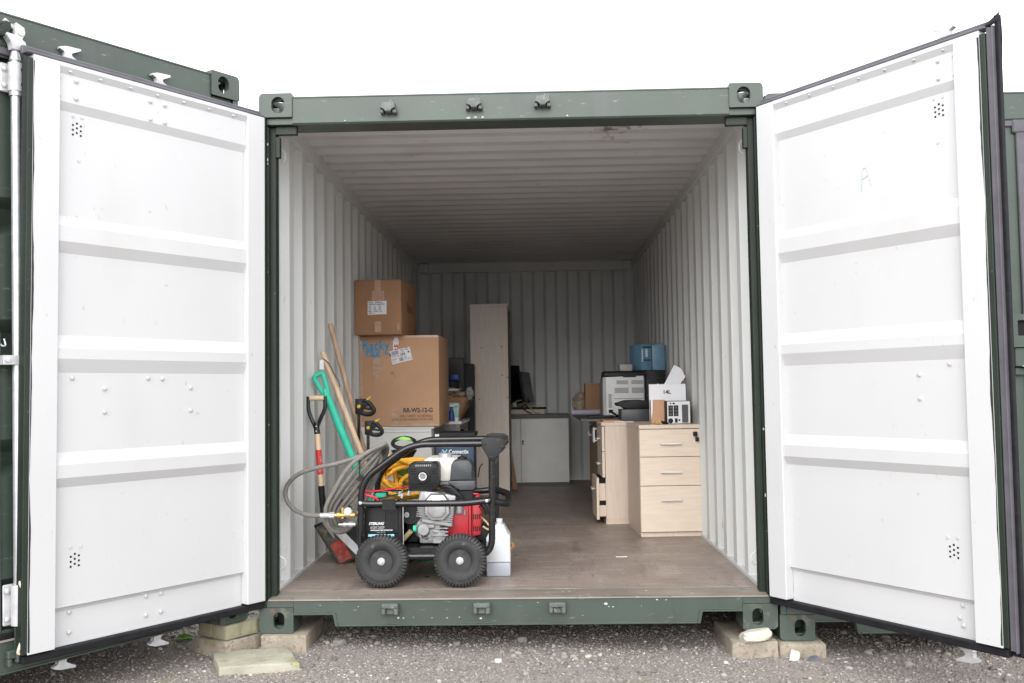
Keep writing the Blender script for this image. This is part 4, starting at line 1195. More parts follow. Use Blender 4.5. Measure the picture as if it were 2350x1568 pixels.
# ---------------------------------------------------------------- drawer pedestals
def pedestal(loc, ang, label, open_bottom, key):
    t = thing('drawer_pedestal', label, 'drawer unit', loc, (0, 0, ang), 'birch drawer pedestals', local=True)
    w, d, h = 0.402, 0.56, 0.726
    MB().box((0.002, 0.0205, 0.0), (0.400, d, 0.030), 0.0015).build('plinth', birch, t)
    mb = MB()
    mb.box((0, 0.0215, 0.0305), (0.018, d, h - 0.0265), 0.001)
    mb.box((w - 0.018, 0.0215, 0.0305), (w, d, h - 0.0265), 0.001)
    mb.box((0.0182, d - 0.012, 0.0305), (w - 0.0182, d - 0.001, h - 0.027))
    mb.box((0.0182, 0.024, 0.0305), (w - 0.0182, d - 0.0125, 0.045))
    mb.build('carcass', birch, t)
    MB().box((-0.003, -0.004, h - 0.0255), (w + 0.003, d + 0.003, h), 0.0018).build('top_panel', birch, t)
    zs = [(0.034, 0.329), (0.3325, 0.516), (0.5195, h - 0.0295)]
    for i, (z0, z1) in enumerate(zs):
        o = -0.045 if (open_bottom and i == 0) else 0.0
        f = MB().box((0.0015, o, z0), (w - 0.0015, o + 0.0185, z1), 0.0012).build('drawer', birch_h, t)
        if o:
            for xx in (0.020, w - 0.034):
                MB().box((xx, 0.019 + o, z0 + 0.02), (xx + 0.014, 0.3, z1 - 0.04), 0.001).build('drawer_side', birch, f)
            for zz in (z0 + 0.10, z1 - 0.038):
                for xx in (0.0185, w - 0.0198):
                    MB().box((xx, 0.019 + o, zz), (xx + 0.0013, 0.10, zz + 0.034)).build('runner', holem, f)
        zc = (z0 + z1) / 2 if i else z1 - 0.085
        zc = zc - 0.004
        hb = MB()
        hb.box((0.132, o - 0.024, zc - 0.006), (0.270, o - 0.016, zc + 0.006), 0.002)
        for x in (0.150, 0.252):
            hb.cyl((x, o - 0.018, zc), (x, o + 0.0005, zc), 0.0035, 8)
        hb.build('handle', handle_m, f)
    if key:
        mb = MB()
        mb.lathe([(0.011, 0.001), (0.011, -0.006), (0.0, -0.007)], (0.356, 0.0, 0.668), 'y', 14)
        mb.build('lock', chrome, t)
        mb = MB()
        mb.box((0.350, -0.030, 0.650), (0.376, -0.008, 0.680), 0.005, 2)
        mb.tube([(0.372, -0.020, 0.655), (0.374, -0.020, 0.640)], 0.003, 6)
        mb.box((0.362, -0.027, 0.616), (0.386, -0.016, 0.644), 0.005, 2)
        mb.build('keys', blackpl, t)
    return t
pedestal((0.771, 1.756, FZ), R(3.0), 'front birch three drawer pedestal facing the opening with keys in its lock', False, True)
pedestal((0.560, 2.806, FZ), R(-88.6), 'birch drawer pedestal turned sideways with its bottom drawer ajar, behind the front one', True, False)

# cupboard behind, dark overhanging top, silver handles on its left side
t = thing('cupboard', 'birch cupboard with dark overhanging top and upright silver handles behind the pedestals', 'cupboard', (0.85, 3.3, FZ))
MB().box((0.585, 2.87, FZ), (1.155, 4.42, 0.889), 0.002).build('carcass', brown_board, t)  # birch faces coloured dark brown, their shade put into the colour
MB().box((0.437, 2.83, 0.8895), (1.158, 4.50, 0.912), 0.003).build('top_panel', darktop, t)
MB().box((0.566, 2.872, 0.205), (0.5845, 3.40, 0.885), 0.001).build('door', brown_board, t)
MB().box((0.566, 3.404, 0.205), (0.5845, 4.0, 0.885), 0.001).build('door', brown_board, t)
for y, z0, z1 in ((2.95, 0.725, 0.845), (3.06, 0.725, 0.84), (3.75, 0.735, 0.855)):
    MB().box((0.538, y, z0), (0.552, y + 0.012, z1), 0.003).box((0.5515, y + 0.002, z0 + 0.01), (0.5665, y + 0.010, z0 + 0.02)).box((0.5515, y + 0.002, z1 - 0.02), (0.5665, y + 0.010, z1 - 0.01)).build('handle', galv, t)

# ---------------------------------------------------------------- things on the pedestals
t = thing('printer', 'large grey and white laser printer with a black top seen from behind', 'printer', (0.8, 3.3, 0.9125))
Z0 = 0.9125
prof = [(3.10, Z0 + 0.012), (3.10, Z0 + 0.325), (3.115, Z0 + 0.342), (3.40, Z0 + 0.342), (3.50, Z0 + 0.30), (3.52, Z0 + 0.16), (3.52, Z0 + 0.012)]
MB().prism([(0.652, Z0 + 0.012), (0.652, Z0 + 0.318), (0.952, Z0 + 0.326), (0.952, Z0 + 0.012)], 3.101, 3.125, 'y', bev=0.004).build('rear_cover', printer_w, t)
MB().prism([(y, z) for y, z in [(3.1255, Z0 + 0.010), (3.1255, Z0 + 0.318), (3.40, Z0 + 0.318), (3.50, Z0 + 0.27), (3.52, Z0 + 0.010)]], 0.628, 0.965, 'x', bev=0.012).build('body', printer_g, t)
MB().prism([(y, z) for y, z in [(3.096, Z0 + 0.3285), (3.100, Z0 + 0.352), (3.14, Z0 + 0.366), (3.40, Z0 + 0.366), (3.52, Z0 + 0.30), (3.52, Z0 + 0.275), (3.40, Z0 + 0.3185), (3.1255, Z0 + 0.3185)]], 0.640, 0.968, 'x', bev=0.005).build('top_cover', blackpl, t)
MB().box((0.790, 3.094, Z0 + 0.315), (0.892, 3.1005, Z0 + 0.350), 0.002).build('release_tab', blackpl, t)
mb = MB()
for x0, x1, z0, n in ((0.738, 0.830, 0.262, 5), (0.855, 0.946, 0.262, 5), (0.722, 0.832, 0.192, 7), (0.857, 0.950, 0.192, 7)):
    for i in range(n):
        z = Z0 + z0 + i * 0.0062
        mb.box((x0, 3.0995, z), (x1, 3.1008, z + 0.0032))
for i in range(13):
    z = Z0 + 0.075 + i * 0.0085
    mb.box((0.672, 3.0935, z), (0.698, 3.0948, z + 0.0045))
mb.build('vent_slot', vent_m, t)
mb = MB()
mb.box((0.655, 3.0950, Z0 + 0.020), (0.712, 3.1006, Z0 + 0.190), 0.002)
mb.build('port_panel', printer_w, t)
mb = MB()
mb.box((0.672, 3.090, Z0 + 0.036), (0.704, 3.0945, Z0 + 0.062), 0.001)
mb.box((0.714, 3.0995, Z0 + 0.146), (0.951, 3.1007, Z0 + 0.149))
mb.build('socket', holem, t)
MB().box((0.66, 3.13, Z0), (0.94, 3.50, Z0 + 0.0105)).build('feet', blackpl, t)
tag(MB().tube(smooth_path([(0.690, 3.088, Z0 + 0.048), (0.72, 3.04, Z0 + 0.025), (0.745, 3.02, Z0 + 0.018), (0.78, 2.96, Z0 + 0.07), (0.80, 2.80, 0.985)], 5), 0.008, 7).build('power_lead', blackpl), 'black power lead plugged into the back of the printer', 'cable')

t = thing('scanner', 'dark grey desktop scanner box with a black cover on the sideways pedestal', 'scanner', (0.82, 2.55, 0.8965))
MB().box((0.722, 2.520, 0.8968), (0.945, 2.79, 0.985), 0.004, 2).build('body', greypl, t)
MB().prism([(0.700, 1.010), (0.690, 1.030), (0.715, 1.036), (0.760, 1.050), (0.86, 1.054), (0.95, 1.040), (0.955, 0.9855), (0.76, 0.9855), (0.74, 1.008)], 2.535, 2.78, 'y', bev=0.006).build('cover', blackpl, t)
o = MB().box((0.582, 2.44, 0.8962), (0.715, 2.78, 0.9085), 0.002).build('wood_offcut', card)
tag(o, 'flat brown card packet on the left end of the sideways pedestal', 'card packet')
o = MB().box((0.66, 2.425, 0.8962), (0.80, 2.512, 0.9005), 0.001).build('paper_pad', paper)
tag(o, 'thin pad of white paper in front of the dark grey scanner', 'paper')
t = tag(MB().box((0.50, 2.90, 0.9125), (0.70, 3.08, 0.932), 0.006, 2).build('black_tray', blackpl), 'flat black tray on the cupboard in front of the printer', 'tray')

t = thing('desktop_computer', 'tall black computer case standing behind the printer under the blue box', 'computer', (1.05, 3.4, 0.9125))
MB().box((0.975, 3.20, 0.9125), (1.140, 3.68, 1.283), 0.006, 2).build('case', blackpl, t)
mb = MB()
for z in (0.99, 1.08, 1.17):
    mb.box((0.985, 3.1975, z), (1.13, 3.2005, z + 0.004))
mb.build('drive_slot', greypl, t)
t = thing('storage_box', 'blue plastic storage box with a handle slot on top of the black computer case', 'storage box', (1.05, 3.4, 1.284))
Mb = Matrix.Translation((1.048, 3.330, 1.2845)) @ Matrix.Rotation(R(24), 4, 'Z')
MB().box((-0.098, 0.0, 0.0), (0.0, 0.20, 0.212), 0.008, 2, Mb).build('end_panel', bluepl, t)
MB().box((0.0005, 0.0, 0.0), (0.108, 0.20, 0.212), 0.008, 2, Matrix.Translation((1.048, 3.330, 1.2845)) @ Matrix.Rotation(R(2), 4, 'Z')).build('body', bluepl, t)
MB().box((-0.088, -0.0015, 0.182), (-0.008, 0.0, 0.194), 0, 1, Mb).box((-0.080, -0.0015, 0.078), (-0.016, 0.0, 0.088), 0, 1, Mb).build('handle_slot', navy, t)
MB().box((-0.094, -0.0015, 0.070), (-0.084, -0.0002, 0.170), 0, 1, Mb).box((-0.060, -0.0015, 0.108), (-0.040, -0.0002, 0.172), 0, 1, Mb).build('paper_label', paper, t)
o = MB().box((0.775, 3.22, 1.2795), (0.878, 3.36, 1.335), 0.006, 2).build('grey_box', printer_g)
tag(o, 'small grey box lying on the black top of the printer', 'box')

# sign paper, loose sheet, carton piece, battery backup unit
t = thing('paper_sign', 'white paper sign printed 14L propped up behind the battery backup unit', 'paper sign', (1.0, 2.1, 0.90))
Mp = Matrix.Translation((0.880, 2.100, 0.897)) @ Matrix.Rotation(R(-3), 4, 'X')
MB().sheet([[Mp @ Vector((x, 0.002 * math.sin(x * 20), z)) for x in (0.0, 0.08, 0.16, 0.252)] for z in (0.0, 0.09, 0.18, 0.266)]).build('sheet', paper, t, mesh_kw=dict(closed=False))
text('lettering', '14L', 0.036, Mp @ Vector((0.122, -0.003, 0.200)), (1, 0, 0), (0, 0, 1), inkb, t, 'CENTER', bold=0.0009, sx=1.05)
Mp = Matrix.Translation((1.004, 2.205, 1.06)) @ Matrix.Rotation(R(-3), 4, 'X') @ Matrix.Rotation(R(29), 4, 'Y')
o = MB().sheet([[Mp @ Vector(p) for p in row] for row in ([(-0.055, 0, -0.09), (0.0, 0, -0.09), (0.055, 0, -0.09)], [(-0.055, 0, 0.05), (0, 0.003, 0.05), (0.055, 0, 0.05)], [(-0.055, 0, 0.13), (0, 0.004, 0.13), (0.044, 0, 0.14)], [(-0.055, 0, 0.240), (0.0, 0.002, 0.240), (0.050, -0.002, 0.205)])]).build('loose_paper', paper, None, mesh_kw=dict(closed=False))
tag(o, 'torn white sheet sticking up askew behind the paper sign', 'paper')
o = MB().sheet([[(0.965 + 0.05 * i, 2.33 + 0.004 * math.sin(i * 3), 1.05 + 0.06 * j - 0.012 * i * j) for i in range(2)] for j in range(3)]).build('loose_paper', paper, None, mesh_kw=dict(closed=False))
tag(o, 'small curled white paper scrap just left of the askew sheet', 'paper')
o = MB().box((1.10, 2.24, 0.8965), (1.150, 2.255, 1.185), 0.001).build('backing_board', brown_board)
tag(o, 'narrow brown board leaning at the wall behind the paper sign', 'board')
o = MB().box((0.965, 2.23, 0.8965), (1.095, 2.30, 1.11), 0.006).build('dark_case', blackpl)
tag(o, 'dark case hidden behind the paper sign, supporting it', 'case')
t = thing('cardboard_box', 'small opened brown cardboard box between the scanner and the battery backup unit', 'cardboard box', (0.93, 2.0, 0.8965))
MB().box((0.880, 2.000, 0.8965), (0.972, 2.09, 1.056), 0.003).build('carton_body', card, t)
MB().prism([(0.8775, 0.925), (0.8775, 1.064), (0.893, 1.062), (0.888, 0.97)], 1.992, 1.9992, 'y').build('torn_flap', paper, t)
MB().prism([(0.974, 0.93), (0.985, 0.92), (0.987, 1.045), (0.974, 1.052)], 1.995, 2.08, 'y').build('flap', card_dim, t)
t = thing('battery_backup_unit', 'black battery backup unit with white socket panel on the front pedestal', 'power unit', (1.05, 2.0, 0.8965))
MB().box((0.968, 1.868, 0.8975), (1.122, 2.16, 1.048), 0.004, 2).build('case', blackpl, t)
MB().box((0.970, 1.858, 0.8995), (1.1205, 1.8677, 1.046), 0.002).build('rear_panel', printer_w, t)
for x0_, x1_, z0_, z1_ in ((0.977, 1.008, 0.948, 1.020), (1.012, 1.043, 0.948, 1.020), (1.0185, 1.0365, 0.906, 0.934), (1.006, 1.020, 1.027, 1.038)):
    sb_ = MB().box((x0_, 1.8555, z0_), (x1_, 1.8578, z1_), 0.001).build('socket_block', blackpl, t)
    if z0_ == 0.948:
        for k in range(3):
            MB().box((x0_ + 0.006, 1.8542, 0.9535 + k * 0.0225), (x0_ + 0.025, 1.8553, 0.9685 + k * 0.0225), 0.0005).build('socket', greypl, sb_)
for r_, x_, z_ in ((0.0165, 0.990, 0.919), (0.0065, 1.048, 0.922), (0.005, 0.992, 1.033)):
    MB().lathe([(r_, 0.0), (r_, -0.004), (r_ * 0.7, -0.005), (0.0, -0.005)], (x_, 1.8578, z_), 'y', 16).build('connector', blackpl, t)
MB().box((1.066, 1.850, 0.906), (1.106, 1.8577, 1.024), 0.002).build('battery_cover', greypl, t)
t = thing('fittings_heap', 'little heap of screws and metal fittings beside the battery backup unit', 'fittings', (0.91, 1.86, 0.8965))
random.seed(3)
for i in range(9):
    x, y = 0.885 + 0.095 * random.random(), 1.835 + 0.06 * random.random()
    a = random.random() * PI
    l = 0.012 + 0.012 * random.random()
    m_ = (chrome, blackpl, brass, whitelam)[i % 4]
    z = 0.9025 + 0.008 * (i % 3 == 2)
    mb = MB()
    mb.cyl((x - l * math.cos(a), y - l * math.sin(a), z), (x + l * math.cos(a), y + l * math.sin(a), z), 0.0055, 8)
    mb.cyl((x + l * math.cos(a), y + l * math.sin(a), z), (x + 1.3 * l * math.cos(a), y + 1.3 * l * math.sin(a), z + 0.002), 0.0085, 8)
    mb.build('fitting', m_, t)

# things on the cupboard's far end
o = MB().box((0.540, 4.14, 0.9255), (0.720, 4.36, 1.192), 0.004, 2, Matrix.Rotation(0.0, 4, 'Z')).build('cardboard_box', card_dim)
tag(o, 'dark brown cardboard box at the far left end of the cupboard top', 'cardboard box')
o = MB().box((0.60, 4.10, 0.9125), (0.76, 4.45, 0.925), 0.002).build('book', brown_board)
tag(o, 'flat brown folder under the dark brown box', 'folder')
bm = bmesh.new()
bmesh.ops.create_icosphere(bm, subdivisions=3, radius=1)
from mathutils import noise as _ns
for v in bm.verts:
    q = v.co * 2.2
    v.co = Vector((0.490 + v.co.x * 0.062 * (1 + 0.35 * _ns.noise(q)), 4.22 + v.co.y * 0.06, 1.022 + v.co.z * 0.098 * (1 + 0.35 * _ns.noise(q + Vector((4, 1, 2))))))
me = bpy.data.meshes.new('paper_bag'); bm.to_mesh(me); bm.free()
me.materials.append(crumple)
tag(link('paper_bag', me), 'crumpled brown paper bag left of the dark brown box', 'bag')
o = MB().lathe([(0.0, -0.13), (0.012, -0.13), (0.012, -0.128), (0.024, -0.128), (0.024, 0.13), (0.012, 0.13), (0.0, 0.13)], (0.545, 4.06, 0.9365), 'x', 18).build('foam_roll', lilac)
tag(o, 'pale lilac roll lying across the overhanging cupboard top', 'roll')

# ---------------------------------------------------------------- left rear: table with clutter
t = thing('side_table', 'white topped table with grey legs behind the large brown box', 'table', (-0.8, 3.6, FZ))
MB().box((-1.15, 3.20, 0.872), (-0.500, 4.15, 0.896), 0.002).build('table_top', whitelam, t)
mb = MB()
mb.box((-1.12, 3.225, 0.822), (-0.52, 3.245, 0.8715))
mb.box((-0.54, 3.245, 0.822), (-0.52, 4.12, 0.8715))
mb.build('apron', greylam, t)
for x, y in ((-0.555, 3.21), (-0.555, 4.09), (-1.13, 3.21), (-1.13, 4.09)):
    MB().box((x, y, FZ), (x + 0.04, y + 0.04, 0.8715 if y > 4 else 0.8715), 0.002).build('leg', greylam, t)
t = thing('open_carton', 'open brown carton with flared sides on the white topped table', 'cardboard box', (-0.56, 3.6, 0.897))
def quadwall(name, a, b, c, d):
    o = MB().quad([a, b, c, d]).build(name, card_dim, t, mesh_kw=dict(closed=False))
    s_ = o.modifiers.new('thick', 'SOLIDIFY')
    s_.thickness = 0.005
quadwall('carton_side', (-0.80, 3.42, 0.898), (-0.545, 3.42, 0.898), (-0.500, 3.40, 1.088), (-0.84, 3.40, 1.088))
quadwall('carton_side', (-0.545, 3.42, 0.898), (-0.545, 3.80, 0.898), (-0.445, 3.84, 1.070), (-0.497, 3.40, 1.088))
quadwall('carton_side', (-0.80, 3.80, 0.898), (-0.545, 3.80, 0.898), (-0.445, 3.84, 1.070), (-0.84, 3.84, 1.09))
quadwall('carton_side', (-0.80, 3.42, 0.898), (-0.80, 3.80, 0.898), (-0.84, 3.84, 1.09), (-0.84, 3.40, 1.088))
quadwall('carton_base', (-0.80, 3.42, 0.900), (-0.545, 3.42, 0.900), (-0.545, 3.80, 0.900), (-0.80, 3.80, 0.900))
o = MB().prism([(-0.74, 0.8965), (-0.530, 0.8965), (-0.522, 1.045), (-0.75, 1.045)], 3.30, 3.392, 'y', bev=0.012).box((-0.755, 3.292, 1.010), (-0.517, 3.398, 1.026), 0.004).build('mint_bin', mintpl)
tag(o, 'mint green plastic bin in front of the open carton', 'bin')
t = thing('spray_bottle', 'blue spray bottle on the front edge of the white topped table', 'bottle', (-0.585, 3.25, 0.897))
MB().lathe([(0.0, 0.0), (0.022, 0.0), (0.024, 0.02), (0.022, 0.07), (0.010, 0.10), (0.009, 0.115)], (-0.585, 3.25, 0.8965), 'z', 16).build('bottle', blue_dk, t)
MB().box((-0.60, 3.235, 1.0117), (-0.555, 3.262, 1.030), 0.005, 2).build('trigger', paper, t)
o = MB().lathe([(0.0, 0.0), (0.018, 0.0), (0.018, 0.03), (0.0, 0.03)], (-0.545, 3.24, 0.8965), 'z', 14).build('tape_roll', paper)
tag(o, 'small white roll beside the blue spray bottle', 'roll')
for i, (c, r, m_, lab) in enumerate((((-0.62, 3.60, 1.115), (0.11, 0.10, 0.05), crumple, 'crumpled brown packing paper heaped in the open carton'), ((-0.465, 3.62, 1.115), (0.035, 0.05, 0.055), printer_g, 'grey plastic bag bulging from the open carton corner'), ((-0.60, 3.50, 1.150), (0.06, 0.02, 0.010), paper, 'white paper scrap on top of the crumpled packing paper'))):
    bm = bmesh.new()
    bmesh.ops.create_icosphere(bm, subdivisions=3, radius=1)
    for v in bm.verts:
        q = v.co * 2.6 + Vector((i * 4, 0, 0))
        k = 1 + 0.5 * _ns.noise(q) + 0.2 * _ns.noise(q * 2.7)
        v.co = Vector((c[0] + v.co.x * r[0] * k, c[1] + v.co.y * r[1] * k, c[2] + v.co.z * r[2] * k))
    me = bpy.data.meshes.new('wrapping'); bm.to_mesh(me); bm.free()
    me.materials.append(m_)
    tag(link(('packing_paper', 'plastic_bag', 'paper_scrap')[i], me), lab, ('packing paper', 'bag', 'paper')[i])
t = thing('television', 'large black flat screen standing behind the open carton', 'screen', (-0.70, 4.1, 0.897))
MB().box((-1.10, 4.02, 0.93), (-0.535, 4.06, 1.437), 0.004, 2).build('case', blackpl, t)
MB().box((-1.09, 4.0185, 0.94), (-0.545, 4.0200, 1.427)).build('screen', blackgl, t)
MB().box((-0.95, 3.98, 0.8965), (-0.70, 4.13, 0.9295), 0.004).build('stand', blackpl, t)
o = MB().box((-0.62, 4.20, FZ), (-0.465, 4.42, 1.385), 0.004).build('black_cabinet', blackpl)
tag(o, 'tall black cabinet between the black screen and the bookcase', 'cabinet')
o = MB().box((-0.660, 3.93, 1.23), (-0.575, 4.015, 1.288), 0.010, 2).build('blue_cap', blue_dk)
tag(o, 'dark blue bag in front of the black screen', 'bag')
o = MB().box((-0.70, 3.90, 0.8965), (-0.585, 4.012, 1.229), 0.006).build('black_speaker', blackpl)
tag(o, 'black speaker in front of the black screen under the dark blue bag', 'speaker')

# ---------------------------------------------------------------- long handled tools by the left wall
def shaft(mb, a, b, r0, r1, seg=12):
    mb.tube([a, b], r0, seg, radii=[r0, r1])
t = thing('garden_spade', 'garden spade with wooden D handle, red band and muddy blade with a worn red label', 'spade', (-1.0, 0.6, FZ))
# straight shaft with a wood grip on a black yoke
top, yk, fer, end = Vector((-1.136, 0.80, 1.105)), Vector((-1.127, 0.80, 0.99)), Vector((-1.121, 0.80, 0.905)), Vector((-1.088, 0.80, 0.455))
MB().tube([top + Vector((-0.026, -0.004, 0)), top + Vector((0.052, 0.004, 0))], 0.0145, 12).build('grip', ash, t)
mb = MB()
for s in (-1, 1):
    mb.tube(smooth_path([top + Vector((0.012 + s * 0.045, s * 0.004, 0.010)), top + Vector((0.012 + s * 0.046, s * 0.004, -0.055)), yk + Vector((s * 0.030, 0, 0.010)), yk + Vector((s * 0.010, 0, -0.035)), fer + Vector((s * 0.003, 0, 0.02))], 5), 0.0115, 8)
mb.tube([yk + Vector((0.0, 0, -0.02)), fer], 0.017, 12)
mb.build('yoke', blackp, t)
mb = MB()
for z in (0.0, 0.028):
    mb.lathe([(0.005, 0.0), (0.004, -0.003), (0.0, -0.0035)], (fer.x - 0.002, fer.y - 0.0165, fer.z + 0.015 + z), 'y', 8)
mb.build('rivet', chrome, t)
ax = end - fer
P = lambda k: fer + ax * k
MB().tube([P(0.0), P(0.195)], 0.0165, 14).build('shaft', ash, t)
MB().tube([P(0.1952), P(0.50)], 0.0168, 14).build('red_band', redband, t)
MB().tube([P(0.5002), P(0.66)], 0.0165, 14).build('shaft', ash, t)
MB().tube([P(0.64), P(0.86), P(1.0)], 0.018, 12, radii=[0.0185, 0.018, 0.016]).build('socket', blackp, t)
# blade: dished plate, its shoulders at the socket, tip towards the opening
b0, b1 = Vector((-1.086, 0.800, 0.418)), Vector((-0.966, 0.868, 0.178))
da = (b1 - b0).normalized()
sx = Vector((0.92, -0.15, 0.33)); sx = (sx - da * sx.dot(da)).normalized()
nn = sx.cross(da).normalized()
if nn.y > 0: nn = -nn
BL = (b1 - b0).length
rows = []
for i in range(15):
    u = i / 14
    hw = 0.064 - 0.006 * u
    rows.append([b0 + da * BL * u + sx * hw * v + nn * (-0.016 * (1 - v * v) * (1 - 0.5 * u)) for v in np.linspace(-1, 1, 9)])
o = MB().sheet(rows).build('blade', bladem, t, mesh_kw=dict(closed=False))
s_ = o.modifiers.new('thick', 'SOLIDIFY'); s_.thickness = 0.004; s_.offset = 1
rows = []
for i in range(8):
    u = 0.50 + 0.44 * i / 7
    hw = (0.064 - 0.006 * u) * 0.66
    rows.append([b0 + da * BL * u + sx * hw * v + nn * (0.0022 + -0.016 * (1 - (0.62 * v) ** 2) * (1 - 0.5 * u)) for v in np.linspace(-1, 1, 7)])
MB().sheet(rows).build('blade_label', redworn, o, mesh_kw=dict(closed=False))
mb = MB()
mb.tube([b0 + da * BL * u + nn * (0.004 - 0.016 * (1 - 0.5 * u)) for u in (-0.02, 0.2, 0.42)], 0.012, 10, radii=[0.016, 0.013, 0.004])
mb.build('strap', galv, o)
Mx = Matrix(((sx.x, da.x, nn.x, b0.x), (sx.y, da.y, nn.y, b0.y), (sx.z, da.z, nn.z, b0.z), (0, 0, 0, 1)))
for xa_, xb_ in ((-0.064, -0.018), (0.018, 0.064)):
    me = MB().box((xa_, 0, 0), (xb_, 0.014, 0.004), 0.001).mesh('tread', blackp)
    me.transform(Mx @ Matrix.Translation((0, -0.004, -0.002)))
    link('tread', me, o)

t = thing('shovel', 'green plastic shafted shovel with a closed D grip leaning beside the wooden spade', 'shovel', (-0.85, 1.0, FZ))
ga, gb = Vector((-1.086, 0.88, 1.124)), Vector((-0.776, 1.0, 0.300))
MB().tube([ga, ga.lerp(gb, 0.5), gb], 0.020, 14, radii=[0.0235, 0.021, 0.020]).build('shaft', greenpl, t)
gd = (ga - gb).normalized()
mb = MB()
TL, TR = Vector((-1.160, 0.88, 1.226)), Vector((-1.108, 0.885, 1.252))
mb.tube(rounded([ga + gd * -0.02, ga + Vector((-0.022, 0, 0.012)), TL, TR, ga + Vector((0.010, 0, 0.012)), ga + gd * -0.02], 0.022, 6), 0.0145, 10)
mb.build('grip', greenpl, t)
mb = MB()
mb.tube([ga + gd * 0.035, ga - gd * 0.02], 0.02, 12, radii=[0.012, 0.0245])
mb.build('grip_neck', greenpl, t)
bl = Vector((-0.735, 0.96, 0.240))
rows = [[bl + (gb - ga).normalized() * (-0.06 + 0.24 * u) * 0.5 + Vector((0.11 * v, 0.06 - 0.02 * v * v, -0.03 * u)) for v in np.linspace(-1, 1, 7)] for u in np.linspace(0, 1, 6)]
o = MB().sheet(rows).build('blade', bladem, t, mesh_kw=dict(closed=False))
s_ = o.modifiers.new('thick', 'SOLIDIFY'); s_.thickness = 0.004

t = thing('long_handle_tool', 'pale ash tool handle with a hanging cord, between the green shovel and the darker handle', 'tool handle', (-0.9, 1.5, FZ))
wa = Vector((-1.152, 1.08, 1.376))
wb = Vector((-0.748, 1.278, FZ + 0.03))
MB().tube([wa, wa.lerp(wb, 0.02), wb], 0.017, 12, radii=[0.013, 0.0175, 0.0175]).build('shaft', ash, t)
mb = MB()
w_ = wa.lerp(wb, 0.05)
mb.tube(smooth_path([w_ + Vector((-0.015, -0.018, 0.02)), w_ + Vector((0.02, -0.02, -0.01)), w_ + Vector((0.05, -0.022, -0.07)), w_ + Vector((0.075, -0.02, -0.11)), w_ + Vector((0.085, -0.02, -0.15))], 5), 0.0035, 6)
mb.build('cord', inkfade, t)
MB().box((w_.x - 0.035, w_.y - 0.019, w_.z - 0.045), (w_.x - 0.010, w_.y - 0.0175, w_.z + 0.012)).build('paper_tag', paper, t)
MB().box((wb.x - 0.14, wb.y - 0.03, FZ), (wb.x + 0.14, wb.y + 0.03, FZ + 0.05), 0.008, 2).build('broom_head', oldwood, t)
t = thing('long_handle_tool', 'darker weathered wooden tool handle, tallest of those leaning in the corner by the boxes', 'tool handle', (-1.0, 2.1, FZ))
wa = Vector((-1.152, 1.30, 1.559))
wb = Vector((-0.835, 1.52, FZ + 0.02))
MB().tube([wa, wa.lerp(wb, 0.015), wb], 0.0165, 12, radii=[0.013, 0.017, 0.0165]).build('shaft', oldwood, t)
MB().box((wb.x - 0.02, wb.y - 0.15, FZ), (wb.x + 0.02, wb.y + 0.15, FZ + 0.045), 0.006, 2).build('rake_head', bladem, t)

# trigger guns of two black and yellow quick clamps / lances standing behind the hose
def clamp(name, label, base, jaw, s, flip):
    t = thing('bar_clamp', label, 'clamp', base, (0, 0, 0), 'black and yellow clamps')
    j = Vector(jaw)
    def Q(x, z, y=0.0):
        return (j.x + s * x, j.y + y, j.z + s * z)
    MB().box((j.x - 0.012 * s - 0.006, j.y + 0.004, base[2]), (j.x - 0.012 * s + 0.012, j.y + 0.012, j.z + 0.05 * s), 0.001).build('bar', blackp, t)
    mb = MB()
    mb.tube(smooth_path([Q(-0.01, 0.03), Q(0.05, 0.050), Q(0.090, 0.028), Q(0.130, -0.025), Q(0.128, -0.055), Q(0.095, -0.072), Q(0.045, -0.068), Q(0.00, -0.045)], 5), 0.021 * s, 8)
    mb.tube(smooth_path([Q(0.02, -0.02), Q(0.06, -0.018), Q(0.11, -0.028)], 4), 0.011 * s, 8)
    mb.box((j.x - 0.036 * s, j.y - 0.014, j.z - 0.07 * s), (j.x + 0.034 * s, j.y + 0.016, j.z + 0.07 * s), 0.006, 2)
    mb.prism([(j.x + s * a_, j.z + s * b_) for a_, b_ in ((0.0, 0.06), (0.055, 0.060), (0.098, 0.030), (0.085, 0.006), (0.05, -0.010), (0.0, -0.02))], j.y - 0.008, j.y + 0.010, 'y', bev=0.003)
    mb.build('handle', blackpl, t)
    mb = MB()
    mb.lathe([(0.017 * s, 0.0), (0.017 * s, -0.006), (0.012 * s, -0.008), (0.0, -0.008)], (j.x, j.y - 0.0142, j.z), 'y', 16)
    mb.build('button', yellowpl, t)
    MB().tube([Q(0.070, 0.058), Q(0.096, 0.078)], 0.014 * s, 10).build('nose', yellowpl, t)
    MB().tube([Q(0.0965, 0.0785), Q(0.112, 0.086)], 0.006, 8).build('tip', chrome, t)
clamp('bar_clamp', 'upper black and yellow trigger clamp in front of the large brown box', (-0.97, 1.25, FZ), (-0.966, 1.25, 1.050), 0.66, False)
clamp('bar_clamp', 'lower black and yellow trigger clamp above the coiled grey hose', (-0.905, 1.20, FZ), (-0.902, 1.20, 0.922), 0.60, True)

# grey metal plate behind the spade blade
Mp = Matrix.Translation((-0.945, 0.80, 0.300)) @ Matrix.Rotation(R(-48), 4, 'Y') @ Matrix.Rotation(R(-14), 4, 'X')
t = tag(MB().box((-0.02, 0, -0.15), (0.022, 0.004, 0.20), 0.001, 1, Mp).box((0.0222, 0.0, -0.15), (0.15, 0.01, 0.20), 0.001, 1, Mp, 1).build('metal_plate', [galv, blackp]), 'bent metal plate with a pale edge leaning behind the muddy spade blade', 'metal plate')

